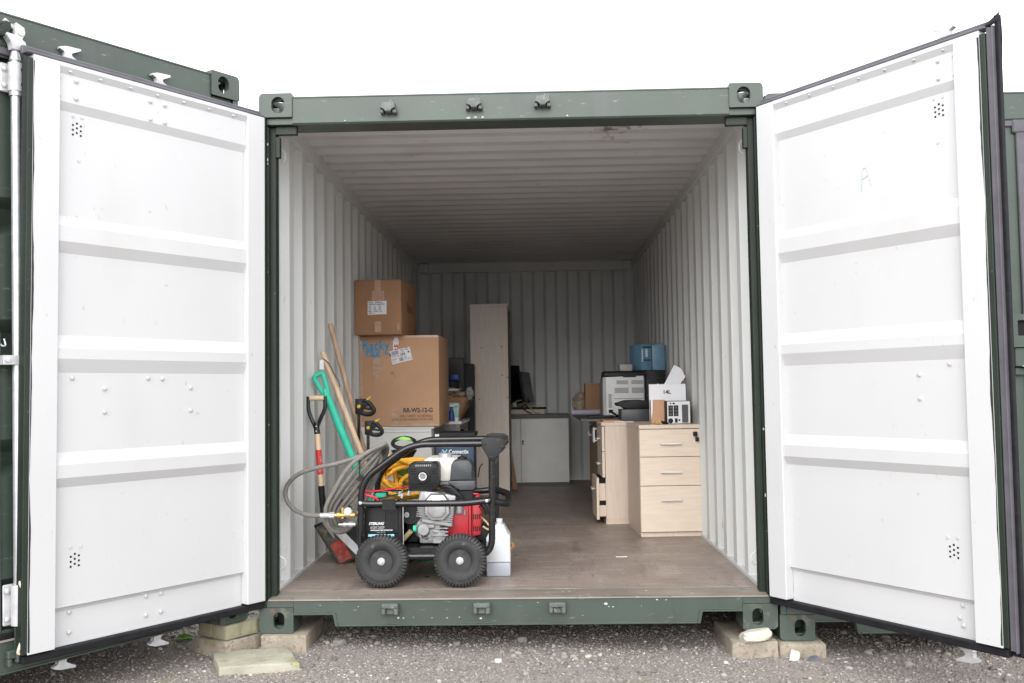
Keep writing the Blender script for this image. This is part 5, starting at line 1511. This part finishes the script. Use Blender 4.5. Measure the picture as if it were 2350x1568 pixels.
# low red and green items on the floor, left
t = thing('plastic_bucket', 'bottle green bucket on the floor behind the pressure washer', 'bucket', (-0.52, 1.05, FZ))
MB().lathe([(0.0, 0.0), (0.105, 0.0), (0.14, 0.26), (0.146, 0.262), (0.146, 0.28), (0.134, 0.28), (0.10, 0.012), (0.0, 0.012)], (-0.52, 1.05, FZ), 'z', 28).build('bucket', bucket_g, t)
mb = MB(); mb.tube(smooth_path([(-0.66, 1.05, 0.44), (-0.62, 0.93, 0.40), (-0.52, 0.895, 0.385), (-0.42, 0.93, 0.40), (-0.38, 1.05, 0.44)], 5), 0.004, 6); mb.build('handle', chrome, t)
o = MB().tube(smooth_path([(-1.125, 1.20, FZ + 0.03), (-1.09, 1.08, FZ + 0.018), (-1.03, 1.00, FZ + 0.012), (-0.96, 0.97, FZ + 0.012), (-0.88, 1.02, FZ + 0.012)], 5), 0.0115, 10).build('red_hose', mat('dark_red_rubber', (0.16, 0.012, 0.025), 0.5))
tag(o, 'short dark red hose on the floor behind the spade', 'hose')

# ---------------------------------------------------------------- yellow suction hose on a lime reel
t = thing('yellow_hose', 'coil of yellow ribbed hose heaped behind the pressure washer engine', 'hose', (-0.70, 0.95, FZ + 0.45))
random.seed(11)
pts = []
LO = [(-0.615, 0.640, 0.190, 0.098, 0.10), (-0.600, 0.645, 0.170, 0.085, -0.10), (-0.610, 0.650, 0.195, 0.075, 0.22), (-0.590, 0.625, 0.160, 0.090, -0.02), (-0.600, 0.665, 0.150, 0.060, -0.35), (-0.570, 0.635, 0.130, 0.050, 0.45), (-0.610, 0.645, 0.180, 0.100, 0.05)]
for k, (cx, cz, a_, b_, tl) in enumerate(LO):
    for j in range(16):
        a = 2 * PI * j / 16 + PI
        x_, z_ = a_ * math.cos(a), b_ * math.sin(a)
        pts.append((cx + x_ * math.cos(tl) - z_ * math.sin(tl), 0.86 + 0.024 * ((k * 3) % 7) + 0.03 * math.sin(a + k), cz + x_ * math.sin(tl) + z_ * math.cos(tl)))
rd = []
pp = smooth_path(pts, 6)
for i in range(len(pp)):
    rd.append(0.0112 if i % 3 else 0.0135)
MB().tube(pp, 0.0165, 9, radii=rd).build('hose', hose_y, t)
pp = smooth_path([(-0.80, 0.88, 0.765), (-0.72, 0.86, 0.770), (-0.62, 0.85, 0.735), (-0.52, 0.84, 0.70), (-0.46, 0.86, 0.665)], 10)
MB().tube(pp, 0.0165, 10, radii=[0.0115 if i % 3 else 0.014 for i in range(len(pp))]).build('hose_end', hose_y, t)
pp = smooth_path([(-0.76, 0.78, 0.585), (-0.66, 0.76, 0.565), (-0.56, 0.75, 0.572), (-0.46, 0.76, 0.580)], 12)
MB().tube(pp, 0.016, 10, radii=[0.0115 if i % 3 else 0.014 for i in range(len(pp))]).build('hose_end', hose_y, t)
t = thing('hose_reel', 'lime green and black garden reel inside the yellow hose coil', 'reel', (-0.66, 1.06, FZ))
MB().lathe([(0.0, -0.05), (0.062, -0.05), (0.062, -0.04), (0.04, -0.038), (0.04, 0.038), (0.062, 0.04), (0.062, 0.05), (0.0, 0.05)], (-0.655, 1.08, 0.650), 'y', 24).build('drum', lime, t)
mb = MB()
mb.box((-0.74, 1.095, FZ), (-0.70, 1.125, 0.66), 0.006, 2)
mb.box((-0.59, 1.095, FZ), (-0.55, 1.125, 0.66), 0.006, 2)
mb.box((-0.76, 0.98, FZ), (-0.53, 1.14, FZ + 0.03), 0.008, 2)
mb.build('stand', blackpl, t)
t = thing('strimmer_head', 'black and lime tool head with a loop handle sticking up behind the yellow hose', 'garden tool', (-0.66, 1.22, FZ))
MB().lathe([(0.0, 0.0), (0.050, 0.004), (0.075, 0.045), (0.078, 0.052), (0.0, 0.052)], (-0.690, 1.20, 0.735), 'z', 24).build('guard', blackpl, t)
mb = MB(); mb.tube([(-0.690 + 0.068 * math.cos(a), 1.20 + 0.02 * math.sin(a), 0.828 + 0.030 * math.sin(a)) for a in np.linspace(0, 2 * PI, 22)[:-1]], 0.012, 8, closed=True); mb.build('loop_handle', blackpl, t)
MB().prism([(-0.745, 0.845), (-0.70, 0.868), (-0.655, 0.860), (-0.64, 0.838), (-0.70, 0.850)], 1.19, 1.21, 'y', bev=0.004).build('trim', lime, t)
MB().cyl((-0.690, 1.20, FZ), (-0.690, 1.20, 0.738), 0.014, 10).build('shaft', blackp, t)

# ---------------------------------------------------------------- pressure washer
t = thing('pressure_washer', 'petrol engine pressure washer on four wheels in a black tube frame', 'pressure washer', (-0.475, 0.45, FZ))
NY, FY = 0.250, 0.750
def side_frame(y, sgn):
    mb = MB()
    path = [(-0.160, y, 0.868), (-0.530, y, 0.868), (-0.775, y, 0.690), (-0.785, y, 0.312), (-0.125, y, 0.312), (-0.120, y, 0.800)]
    mb.tube(rounded(path, 0.085, 7), 0.0165, 14)
    return mb
side_frame(NY, 1).build('frame_tube', blackp, t)
side_frame(FY, 1).build('frame_tube', blackp, t)
for y, s in ((NY, -1), (FY, 1)):
    mb = MB()
    mb.prism([(-0.172, 0.892), (-0.145, 0.900), (-0.075, 0.896), (-0.052, 0.882), (-0.050, 0.846), (-0.066, 0.828), (-0.100, 0.800), (-0.106, 0.782), (-0.136, 0.782), (-0.138, 0.800), (-0.166, 0.846)], y + s * 0.0172, y + s * 0.0215, 'y', bev=0.001)
    mb.prism([(-0.160, 0.886), (-0.060, 0.886), (-0.055, 0.846), (-0.104, 0.806), (-0.134, 0.806)], y - s * 0.0215, y - s * 0.0172, 'y')
    mb.build('hinge_plate', blackpl, t)
    mb = MB()
    for x, z in ((-0.066, 0.850), (-0.120, 0.800), (-0.155, 0.868)):
        mb.lathe([(0.0075, 0.0), (0.0075, s * 0.004), (0.0, s * 0.0045)], (x, y + s * 0.0216, z), 'y', 8)
    mb.build('bolt', blackp, t)
    mb = MB()
    mb.tube(rounded([(-0.785, y + s * 0.026, 0.584), (-0.745, y + s * 0.026, 0.577), (-0.260, y + s * 0.026, 0.575), (-0.128, y + s * 0.026, 0.588)], 0.05, 5), 0.0165, 12)
    mb.build('guard_rail', blackp, t)
    mb = MB()
    for x, z in ((-0.774, 0.583), (-0.146, 0.587)):
        mb.lathe([(0.0085, 0.0), (0.0085, s * 0.004), (0.004, s * 0.007), (0.0, s * 0.007)], (x, y + s * 0.0415, z), 'y', 10)
    mb.build('bolt', chrome, t)
mb = MB()
mb.tube(rounded([(-0.118, NY + 0.03, 0.575), (-0.052, NY + 0.06, 0.560), (-0.045, NY + 0.16, 0.556), (-0.048, FY - 0.10, 0.575), (-0.118, FY - 0.02, 0.590)], 0.06, 6), 0.0185, 12)
mb.build('pull_handle', blackpl, t)
for x_, z_ in ((-0.785, 0.70), (-0.120, 0.760), (-0.066, 0.866)):
    MB().cyl((x_, NY, z_), (x_, FY, z_), 0.0138, 12).build('cross_tube', blackp, t)
mb = MB()
mb.box((-0.770, 0.272, 0.342), (-0.140, 0.735, 0.352), 0.002)
mb.box((-0.770, 0.268, 0.322), (-0.140, 0.2715, 0.3525))
mb.build('base_plate', blackp, t)
# wheels
def wheel_meshes():
    prof = [(0.060, -0.024), (0.066, -0.0335), (0.074, -0.0385), (0.088, -0.041), (0.098, -0.0385), (0.1005, -0.0365), (0.1025, -0.0375), (0.112, -0.035), (0.119, -0.030), (0.1235, -0.018), (0.1240, 0.0), (0.1235, 0.018), (0.119, 0.030), (0.112, 0.035), (0.098, 0.0385), (0.088, 0.041), (0.070, 0.036), (0.060, 0.024)]
    mb = MB().lathe(prof, (0, 0, 0), 'y', 64)
    n = 46
    for k in range(n):
        a = 2 * PI * k / n
        M = Matrix.Rotation(-a, 4, 'Y')
        for sd in (-1, 1):
            M2 = M @ Matrix.Rotation(sd * R(10), 4, 'Z')
            mb.prism([(sd * 0.0365, 0.106), (sd * 0.0405, 0.109), (sd * 0.0385, 0.119), (sd * 0.031, 0.1275), (sd * 0.005, 0.1297), (sd * 0.005, 0.1232), (sd * 0.028, 0.1192)], -0.0050, 0.0050, 'x', M2)
    ty = mb.mesh('tyre', tyre)
    mb = MB()
    mb.lathe([(0.0, -0.020), (0.024, -0.020), (0.027, -0.016), (0.029, -0.009), (0.036, -0.008), (0.046, -0.014), (0.0475, -0.019), (0.050, -0.020), (0.058, -0.0275), (0.0645, -0.0345), (0.067, -0.0350), (0.068, -0.030), (0.060, -0.012), (0.060, 0.012), (0.067, 0.035), (0.058, 0.028), (0.030, 0.012), (0.0, 0.014)], (0, 0, 0), 'y', 40)
    rm = mb.mesh('rim', rimm)
    mb = MB()
    mb.lathe([(0.0, -0.041), (0.008, -0.041), (0.0095, -0.037), (0.011, -0.0365), (0.013, -0.0335), (0.0165, -0.0325), (0.0190, -0.028), (0.0190, -0.018), (0.0, -0.018)], (0, 0, 0), 'y', 20)
    hb = mb.mesh('hub_cap', galv_white)
    return ty, rm, hb
wm_ = wheel_meshes()
for x, y, a in ((-0.667, 0.203, 0.2), (-0.280, 0.203, 0.9), (-0.667, 0.797, 1.7), (-0.280, 0.797, 2.9)):
    e = bpy.data.objects.new('wheel', wm_[0])
    C.objects.link(e); e.parent = t
    e.matrix_parent_inverse = Matrix.Translation(t.location).inverted()
    e.location = (x, y, FZ + 0.1305); e.rotation_euler = (0, a, 0 if y < 0.5 else PI)
    for nm, me_ in (('rim', wm_[1]), ('hub_cap', wm_[2])):
        link(nm, me_, e)
for x in (-0.667, -0.280):
    MB().cyl((x, 0.222, FZ + 0.1305), (x, 0.778, FZ + 0.1305), 0.0125, 12).build('axle', chrome, t)
# battery, its clamp rods and strap
b = MB().box((-0.772, 0.302, 0.3525), (-0.582, 0.50, 0.548), 0.004, 2).box((-0.764, 0.308, 0.5482), (-0.590, 0.495, 0.562), 0.006, 2).build('battery', blackpl, t)
mb = MB()
for x in (-0.779, -0.574):
    mb.cyl((x, 0.298, 0.353), (x, 0.298, 0.562), 0.0026, 8)
mb.build('clamp_rod', chrome, b)
MB().box((-0.664, 0.2945, 0.420), (-0.598, 0.3005, 0.562), 0.002).box((-0.664, 0.202, 0.5975), (-0.598, 0.2945, 0.6005), 0.001).box((-0.664, 0.203, 0.548), (-0.598, 0.2065, 0.5972), 0.001).box((-0.664, 0.206, 0.548), (-0.598, 0.3004, 0.5515)).build('strap', blackp, b)
text('lettering', 'STERLING', 0.0185, (-0.748, 0.3010, 0.464), (1, 0, 0), (0.25, 0, 1), inkwhite, b, bold=0.0006, sx=0.92)
text('lettering', 'AGM DEEP CYCLE', 0.0185, (-0.742, 0.3010, 0.4435), (1, 0, 0), (0, 0, 1), printer_g, b, bold=0.0003, sx=0.84)
text('lettering', 'MAINTENANCE FREE TECHNOLOGY', 0.0085, (-0.738, 0.2938, 0.4345), (1, 0, 0), (0, 0, 1), inkwhite, b, bold=0.0002, sx=0.80)
text('lettering', 'SEALED BATTERY', 0.007, (-0.708, 0.3010, 0.4235), (1, 0, 0), (0, 0, 1), printer_g, b, sx=0.8)
MB().box((-0.752, 0.3002, 0.405), (-0.620, 0.3016, 0.4165)).build('label_stripe', inkcyan, b)
mb = MB()
for x in (-0.735, -0.62):
    mb.lathe([(0.009, 0.0), (0.009, 0.012), (0.005, 0.014), (0.005, 0.024), (0.0, 0.024)], (x, 0.36, 0.5622), 'z', 10)
mb.build('terminal', chrome, b)
# engine: crankcase, cylinder head, covers
e = MB()
e.box((-0.500, 0.36, 0.358), (-0.365, 0.62, 0.425), 0.010, 2)
e.lathe([(0.0, -0.12), (0.060, -0.12), (0.074, -0.10), (0.078, 0.0), (0.078, 0.14), (0.0, 0.14)], (-0.455, 0.48, 0.435), 'y', 24)
e.box((-0.512, 0.372, 0.400), (-0.385, 0.60, 0.520), 0.014, 2)
for i in range(5):
    e.box((-0.435, 0.352, 0.395 + 0.018 * i), (-0.352, 0.3725, 0.403 + 0.018 * i), 0.002)
e.cyl((-0.515, 0.365, 0.440), (-0.420, 0.352, 0.446), 0.012, 10)
e.lathe([(0.030, 0.0), (0.034, -0.012), (0.028, -0.020), (0.0, -0.022)], (-0.478, 0.366, 0.430), 'y', 16)
e.box((-0.430, 0.340, 0.360), (-0.330, 0.3595, 0.386), 0.004)
e.build('crankcase', alu, t)
Mh = Matrix.Translation((-0.405, 0.345, 0.545)) @ Matrix.Rotation(R(10), 4, 'Y')
e = MB()
e.box((-0.105, 0.015, -0.072), (0.085, 0.17, 0.070), 0.012, 2, Mh)
for i in range(6):
    e.box((-0.100, 0.010, -0.066 + 0.011 * i), (0.086, 0.0145, -0.061 + 0.011 * i), 0, 1, Mh)
e.box((-0.070, 0.0, -0.090), (0.090, 0.05, -0.070), 0.004, 1, Mh)
e.build('cylinder_head', alu, t)
oc = lambda k: [(-0.406 + k * x, 0.540 + k * z) for x, z in ((-0.062, -0.030), (-0.030, -0.062), (0.030, -0.062), (0.062, -0.028), (0.058, 0.030), (0.032, 0.064), (-0.030, 0.066), (-0.060, 0.034))]
e = MB()
e.prism(oc(1.0), 0.338, 0.360, 'y', bev=0.004)
e.prism(oc(0.76), 0.318, 0.3378, 'y', bev=0.010)
e.build('valve_cover', cover_m, t)
MB().prism(oc(1.10), 0.356, 0.368, 'y').build('cover_gap_ring', greypl, t)  # dark ring added to draw the shaded gap round the valve cover
# silencer guard with its round outlet
m_ = MB()
pl = rrect(-0.553, -0.398, 0.626, 0.768, 0.02, 6, (0.014, 0.034, 0.022, 0.022))
m_.prism(pl, 0.352, 0.50, 'y', bev=0.010)
for z in (0.648, 0.660, 0.735, 0.724, 0.713):
    m_.box((-0.540, 0.3485, z), (-0.512 if z > 0.7 else -0.480, 0.3525, z + 0.005), 0.002)
    m_.box((-0.436 if z > 0.7 else -0.462, 0.3485, z), (-0.412, 0.3525, z + 0.005), 0.002)
m_.lathe([(0.040, 0.002), (0.038, -0.006), (0.030, -0.008), (0.022, -0.003)], (-0.478, 0.352, 0.700), 'y', 28)
sil = m_.build('silencer', blackpl, t)
MB().lathe([(0.0205, 0.004), (0.0205, -0.012), (0.0165, -0.012), (0.0155, -0.004), (0.0, -0.004)], (-0.478, 0.352, 0.700), 'y', 24).build('exhaust_ring', chrome, sil)
MB().lathe([(0.0150, -0.0045), (0.0, -0.006)], (-0.478, 0.352, 0.700), 'y', 20).build('exhaust_gauze', greylam, sil)
mb = MB()
for i in range(8):
    x = -0.515 + i * 0.0105
    mb.box((x, 0.372, 0.7665), (x + 0.005, 0.45, 0.7692), 0.001)
    mb.box((x, 0.3505, 0.750), (x + 0.0055, 0.3535, 0.760), 0)
mb.build('cooling_slot', alu, sil)
# fuel tank and cap
m_ = MB()
m_.prism(rrect(-0.500, -0.312, 0.655, 0.782, 0.02, 5, (0.02, 0.03, 0.02, 0.035)), 0.502, 0.74, 'y', bev=0.014)
m_.box((-0.405, 0.468, 0.662), (-0.322, 0.503, 0.778), 0.010, 2)
ft = m_.build('fuel_tank', cream, t)
MB().lathe([(0.0, 0.024), (0.030, 0.024), (0.036, 0.020), (0.036, 0.004), (0.033, 0.0), (0.0, 0.0)], (-0.382, 0.56, 0.7825), 'z', 18).build('fuel_cap', galv, ft)
MB().box((-0.405, 0.455, 0.600), (-0.330, 0.50, 0.6615), 0.006, 2).build('tank_bracket', greylam, ft)
# air cleaner
m_ = MB()
m_.prism([(-0.346, 0.672), (-0.338, 0.752), (-0.326, 0.772), (-0.300, 0.778), (-0.250, 0.776), (-0.236, 0.768), (-0.231, 0.750), (-0.222, 0.672)], 0.402, 0.545, 'y', bev=0.012)
ac = m_.build('air_cleaner', greypl, t)
MB().prism([(-0.352, 0.671), (-0.217, 0.671), (-0.214, 0.632), (-0.228, 0.622), (-0.298, 0.622), (-0.320, 0.650), (-0.352, 0.655)], 0.396, 0.55, 'y', bev=0.005).build('cleaner_base', greypl, ac)
MB().box((-0.300, 0.41, 0.560), (-0.226, 0.53, 0.6215), 0.004).build('intake', blackpl, ac)
MB().lathe([(0.026, 0.0), (0.024, 0.010), (0.010, 0.013), (0.006, 0.020), (0.0, 0.021)], (-0.285, 0.47, 0.7785), 'z', 14).build('wing_nut', blackpl, ac)
m_ = MB()
for i, (x, z) in enumerate(((-0.335, 0.620), (-0.318, 0.605), (-0.305, 0.592))):
    m_.tube(smooth_path([(x - 0.060, 0.40, z + 0.020), (x - 0.02, 0.385, z + 0.022), (x + 0.015, 0.385, z), (x + 0.022, 0.39, z - 0.040)], 5), 0.012, 8)
m_.build('intake_bellows', blackpl, t)
m_ = MB()
m_.box((-0.385, 0.40, 0.595), (-0.340, 0.44, 0.640), 0.006, 2)
m_.lathe([(0.024, 0.0), (0.026, 0.012), (0.022, 0.040), (0.010, 0.048), (0.0, 0.048)], (-0.300, 0.42, 0.503), 'z', 14)
m_.box((-0.332, 0.395, 0.548), (-0.262, 0.44, 0.572), 0.004, 2)
m_.cyl((-0.27, 0.40, 0.520), (-0.27, 0.40, 0.498), 0.005, 8)
m_.build('carburettor', alu, t)
# red cowl with recoil starter
m_ = MB()
m_.prism([(-0.330, 0.548), (-0.252, 0.560), (-0.252, 0.372), (-0.305, 0.372), (-0.372, 0.398), (-0.376, 0.442), (-0.338, 0.448)], 0.412, 0.68, 'y', bev=0.008)
cw = m_.build('engine_cowl', redm, t)
m_ = MB()
m_.prism([(-0.2515, 0.560), (-0.238, 0.562), (-0.238, 0.372), (-0.2515, 0.372)], 0.408, 0.685, 'y', bev=0.003)
m_.build('cowl_flange', redm, cw)
m_ = MB()
m_.prism([(-0.2375, 0.548), (-0.215, 0.560), (-0.192, 0.540), (-0.196, 0.505), (-0.188, 0.490), (-0.192, 0.390), (-0.2375, 0.378)], 0.428, 0.66, 'y', bev=0.008)
rs = m_.build('recoil_starter', redm, t)
m_ = MB()
for r0 in (0.470, 0.408):
    for i in range(4):
        x = -0.229 + i * 0.0098
        m_.box((x, 0.4262, r0), (x + 0.0052, 0.4295, r0 + 0.026), 0.001)
m_.build('cowl_slot', holem, rs)
m_ = MB()
m_.tube(smooth_path([(-0.196, 0.46, 0.545), (-0.178, 0.455, 0.540), (-0.166, 0.452, 0.520), (-0.158, 0.45, 0.492)], 4), 0.011, 8)
m_.build('pull_grip', blackpl, rs)
m_ = MB()
m_.prism([(-0.245, 0.372), (-0.160, 0.345), (-0.150, 0.390), (-0.170, 0.425), (-0.190, 0.430), (-0.200, 0.3895)], 0.46, 0.64, 'y', bev=0.006)
m_.build('engine_foot', blackpl, t)
# pump and gearbox to the left of the engine
m_ = MB()
m_.box((-0.575, 0.42, 0.356), (-0.512, 0.58, 0.540), 0.010, 2)
m_.lathe([(0.0, -0.09), (0.048, -0.09), (0.052, -0.07), (0.052, 0.08), (0.0, 0.08)], (-0.545, 0.45, 0.505), 'y', 20)
m_.box((-0.720, 0.52, 0.356), (-0.580, 0.66, 0.52), 0.012, 2)
m_.build('pump', blackpl, t)
m_ = MB()
m_.lathe([(0.014, 0.0), (0.014, -0.012), (0.007, -0.013), (0.007, -0.008), (0.0, -0.008)], (-0.563, 0.359, 0.505), 'y', 12)
m_.build('oil_plug', alu, t)
m_ = MB()
m_.cyl((-0.600, 0.40, 0.362), (-0.545, 0.37, 0.420), 0.013, 10)
m_.build('drain_hose', clearhose, t)
m_ = MB()
m_.cyl((-0.528, 0.345, 0.437), (-0.512, 0.345, 0.437), 0.017, 10)
m_.build('valve_knob', greenpl, t)
m_ = MB()
m_.tube(smooth_path([(-0.196, 0.47, 0.480), (-0.165, 0.45, 0.455), (-0.140, 0.44, 0.425), (-0.135, 0.44, 0.412)], 5), 0.0055, 8)
m_.tube(smooth_path([(-0.180, 0.44, 0.432), (-0.160, 0.44, 0.418), (-0.136, 0.44, 0.412)], 5), 0.0055, 8)
m_.build('breather_hose', clearhose, t)
# couplings on the pump outlet
m_ = MB()
for (x0, x1, r) in ((-0.9075, -0.893, 0.0105), (-0.893, -0.880, 0.0150), (-0.880, -0.845, 0.0105), (-0.845, -0.835, 0.014), (-0.835, -0.806, 0.0105)):
    m_.cyl((x0, 0.235, 0.522), (x1, 0.235, 0.522), r, 12)
m_.cyl((-0.868, 0.235, 0.505), (-0.868, 0.235, 0.560), 0.0075, 10)
m_.tube(smooth_path([(-0.815, 0.235, 0.522), (-0.809, 0.250, 0.522), (-0.810, 0.30, 0.522), (-0.800, 0.45, 0.515), (-0.715, 0.53, 0.50)], 5), 0.0105, 10)
m_.build('outlet_valve', brass, t)
MB().lathe([(0.0, -0.006), (0.018, -0.006), (0.021, -0.002), (0.021, 0.014), (0.0, 0.014)], (-0.840, 0.226, 0.540), 'y', 18).build('pressure_gauge', galv_white, t)
m_ = MB()
for (x0, x1, r) in ((-0.892, -0.868, 0.007), (-0.868, -0.854, 0.013), (-0.854, -0.840, 0.0095), (-0.840, -0.822, 0.0145), (-0.822, -0.808, 0.010)):
    m_.cyl((x0, 0.262, 0.472), (x1, 0.262, 0.472), r, 12)
m_.tube(smooth_path([(-0.818, 0.262, 0.472), (-0.812, 0.28, 0.472), (-0.812, 0.33, 0.472), (-0.800, 0.45, 0.470), (-0.715, 0.53, 0.46)], 5), 0.010, 10)
m_.build('quick_coupling', cover_m, t)
MB().cyl((-0.800, 0.275, 0.528), (-0.778, 0.275, 0.528), 0.011, 10).build('hex_nut', cover_m, t)
# wiring across the deck
for p_, r_ in (([(-0.79, 0.33, 0.632), (-0.73, 0.34, 0.628), (-0.65, 0.38, 0.634), (-0.58, 0.42, 0.640), (-0.53, 0.44, 0.648)], 0.0050), ([(-0.80, 0.285, 0.630), (-0.77, 0.285, 0.618), (-0.72, 0.29, 0.604), (-0.70, 0.30, 0.585)], 0.0068), ([(-0.235, 0.42, 0.602), (-0.205, 0.42, 0.600), (-0.195, 0.43, 0.592), (-0.210, 0.43, 0.586)], 0.0045)):
    MB().tube(smooth_path(p_, 5), r_, 8).build('red_cable', redcable, t)
for p_, r_ in (([(-0.72, 0.36, 0.585), (-0.66, 0.37, 0.597), (-0.60, 0.38, 0.612), (-0.56, 0.40, 0.630)], 0.0042), ([(-0.36, 0.39, 0.64), (-0.33, 0.385, 0.61), (-0.31, 0.38, 0.585), (-0.27, 0.39, 0.58)], 0.0042), ([(-0.205, 0.50, 0.68), (-0.195, 0.50, 0.73), (-0.18, 0.50, 0.75)], 0.0030)):
    MB().tube(smooth_path(p_, 5), r_, 8).build('black_cable', blackpl, t)
m_ = MB()
m_.tube(smooth_path([(-0.66, 0.40, 0.588), (-0.62, 0.40, 0.605), (-0.585, 0.40, 0.620)], 5), 0.0055, 8)
m_.build('earth_cable', bandcable, t)
m_ = MB()
m_.box((-0.735, 0.42, 0.585), (-0.680, 0.45, 0.610), 0.004)
m_.build('connector', greenpl, t)
m_ = MB()
for x, z in ((-0.602, 0.612), (-0.555, 0.615), (-0.590, 0.602)):
    m_.cyl((x, 0.37, z - 0.012), (x + 0.006, 0.37, z + 0.010), 0.0085, 8)
m_.build('terminal_nut', chrome, t)
# hose hook on the frame
m_ = MB()
m_.box((-0.790, 0.262, 0.700), (-0.784, 0.270, 0.785), 0.001)
m_.build('hose_hook', blackp, t)

# ---------------------------------------------------------------- grey pressure hose hung over the frame
t = thing('pressure_hose', 'grey rubber pressure hose coiled over the left end of the machine frame', 'hose', (-0.85, 0.35, 0.5))
random.seed(5)
path = [(-0.935, 0.235, 0.522), (-0.985, 0.238, 0.521), (-1.05, 0.25, 0.524), (-1.125, 0.28, 0.550), (-1.168, 0.30, 0.605), (-1.162, 0.305, 0.668), (-1.105, 0.30, 0.722), (-1.018, 0.29, 0.752), (-0.905, 0.28, 0.775), (-0.790, 0.275, 0.810), (-0.715, 0.285, 0.845)]
for lp in [[(-0.662,0.3,0.87),(-0.759,0.27,0.822),(-0.842,0.265,0.75),(-0.916,0.27,0.646),(-0.961,0.28,0.549),(-0.946,0.3,0.455),(-0.894,0.34,0.422),(-0.838,0.4,0.462),(-0.785,0.46,0.589),(-0.724,0.46,0.724),(-0.673,0.4,0.818)],
          [(-0.672,0.322,0.86),(-0.745,0.292,0.808),(-0.822,0.287,0.735),(-0.897,0.292,0.632),(-0.946,0.302,0.542),(-0.937,0.322,0.458),(-0.896,0.362,0.433),(-0.847,0.422,0.468),(-0.793,0.482,0.591),(-0.733,0.482,0.722),(-0.681,0.422,0.812)],
          [(-0.682,0.344,0.85),(-0.731,0.314,0.793),(-0.802,0.309,0.719),(-0.877,0.314,0.619),(-0.93,0.324,0.535),(-0.928,0.344,0.462),(-0.898,0.384,0.443),(-0.856,0.444,0.475),(-0.802,0.504,0.594),(-0.741,0.504,0.721),(-0.689,0.444,0.806)],
          [(-0.692,0.366,0.84),(-0.717,0.336,0.778),(-0.781,0.331,0.704),(-0.857,0.336,0.605),(-0.915,0.346,0.528),(-0.919,0.366,0.466),(-0.9,0.406,0.453),(-0.864,0.466,0.481),(-0.81,0.526,0.596),(-0.749,0.526,0.719),(-0.697,0.466,0.8)],
          [(-0.703,0.388,0.83),(-0.703,0.358,0.763),(-0.761,0.353,0.689),(-0.836,0.358,0.592),(-0.899,0.368,0.52),(-0.91,0.388,0.469),(-0.902,0.428,0.464),(-0.873,0.488,0.487),(-0.819,0.548,0.599),(-0.757,0.548,0.717),(-0.705,0.488,0.794)]]:
    path += [tuple(c + random.uniform(-0.003, 0.003) for c in p) for p in lp]
path += [(-0.72, 0.50, 0.80), (-0.78, 0.52, 0.70), (-0.83, 0.53, 0.58)]
MB().tube(smooth_path(path, 7), 0.0112, 10).build('hose', hose_g, t)
MB().cyl((-0.978, 0.2365, 0.521), (-0.932, 0.235, 0.522), 0.0135, 12).build('ferrule', galv, t)
MB().cyl((-0.932, 0.235, 0.522), (-0.908, 0.235, 0.522), 0.0160, 6).build('hose_nut', galv, t)

# ---------------------------------------------------------------- jerrycan
t = thing('plastic_bottle', 'milky white plastic bottle a fifth full, standing right of the pressure washer', 'bottle', (-0.10, 0.50, FZ))
out = [(-0.160, 0.0), (-0.046, 0.0), (-0.040, 0.008), (-0.041, 0.212), (-0.044, 0.220), (-0.082, 0.262), (-0.083, 0.276), (-0.110, 0.276), (-0.112, 0.262), (-0.152, 0.226), (-0.166, 0.200), (-0.166, 0.008)]
body = MB().prism([(x, FZ + z) for x, z in out if z > 0.072] + [(-0.166, FZ + 0.0725), (-0.0402, FZ + 0.0725)], 0.455, 0.545, 'y', bev=0.010).build('body', jugm, t)
MB().prism([(-0.160, FZ), (-0.046, FZ), (-0.0402, FZ + 0.008), (-0.0402, FZ + 0.0722), (-0.166, FZ + 0.0722), (-0.166, FZ + 0.008)], 0.4545, 0.5455, 'y', bev=0.009).build('liquid_level', jugliq, t)
MB().lathe([(0.0, 0.026), (0.0155, 0.026), (0.0165, 0.022), (0.0165, 0.0), (0.0, 0.0)], (-0.0965, 0.50, FZ + 0.268), 'z', 20).build('cap', jugm, t)
o = MB().tube(smooth_path([(-0.075, 0.60, FZ + 0.010), (-0.055, 0.60, FZ + 0.05), (-0.050, 0.60, FZ + 0.115), (-0.034, 0.60, FZ + 0.128), (-0.030, 0.60, FZ + 0.142), (-0.040, 0.60, FZ + 0.152)], 5), 0.0055, 10).build('orange_hook', orange)
tag(o, 'orange hook shaped fitting just behind the milky plastic bottle', 'hook')
# floor litter
o = MB().box((0.548, 1.02, FZ + 0.0005), (0.612, 1.0225, FZ + 0.003), 0, 1).build('paper_strip', paper)
tag(o, 'thin white strip of paper on the plywood floor', 'paper')
o = MB().cyl((-0.475, 0.47, FZ - 0.001), (-0.475, 0.47, FZ + 0.0006), 0.014, 14).build('floor_knot_plug', holem)
tag(o, 'dark round plug in the plywood floor under the machine', 'plug')
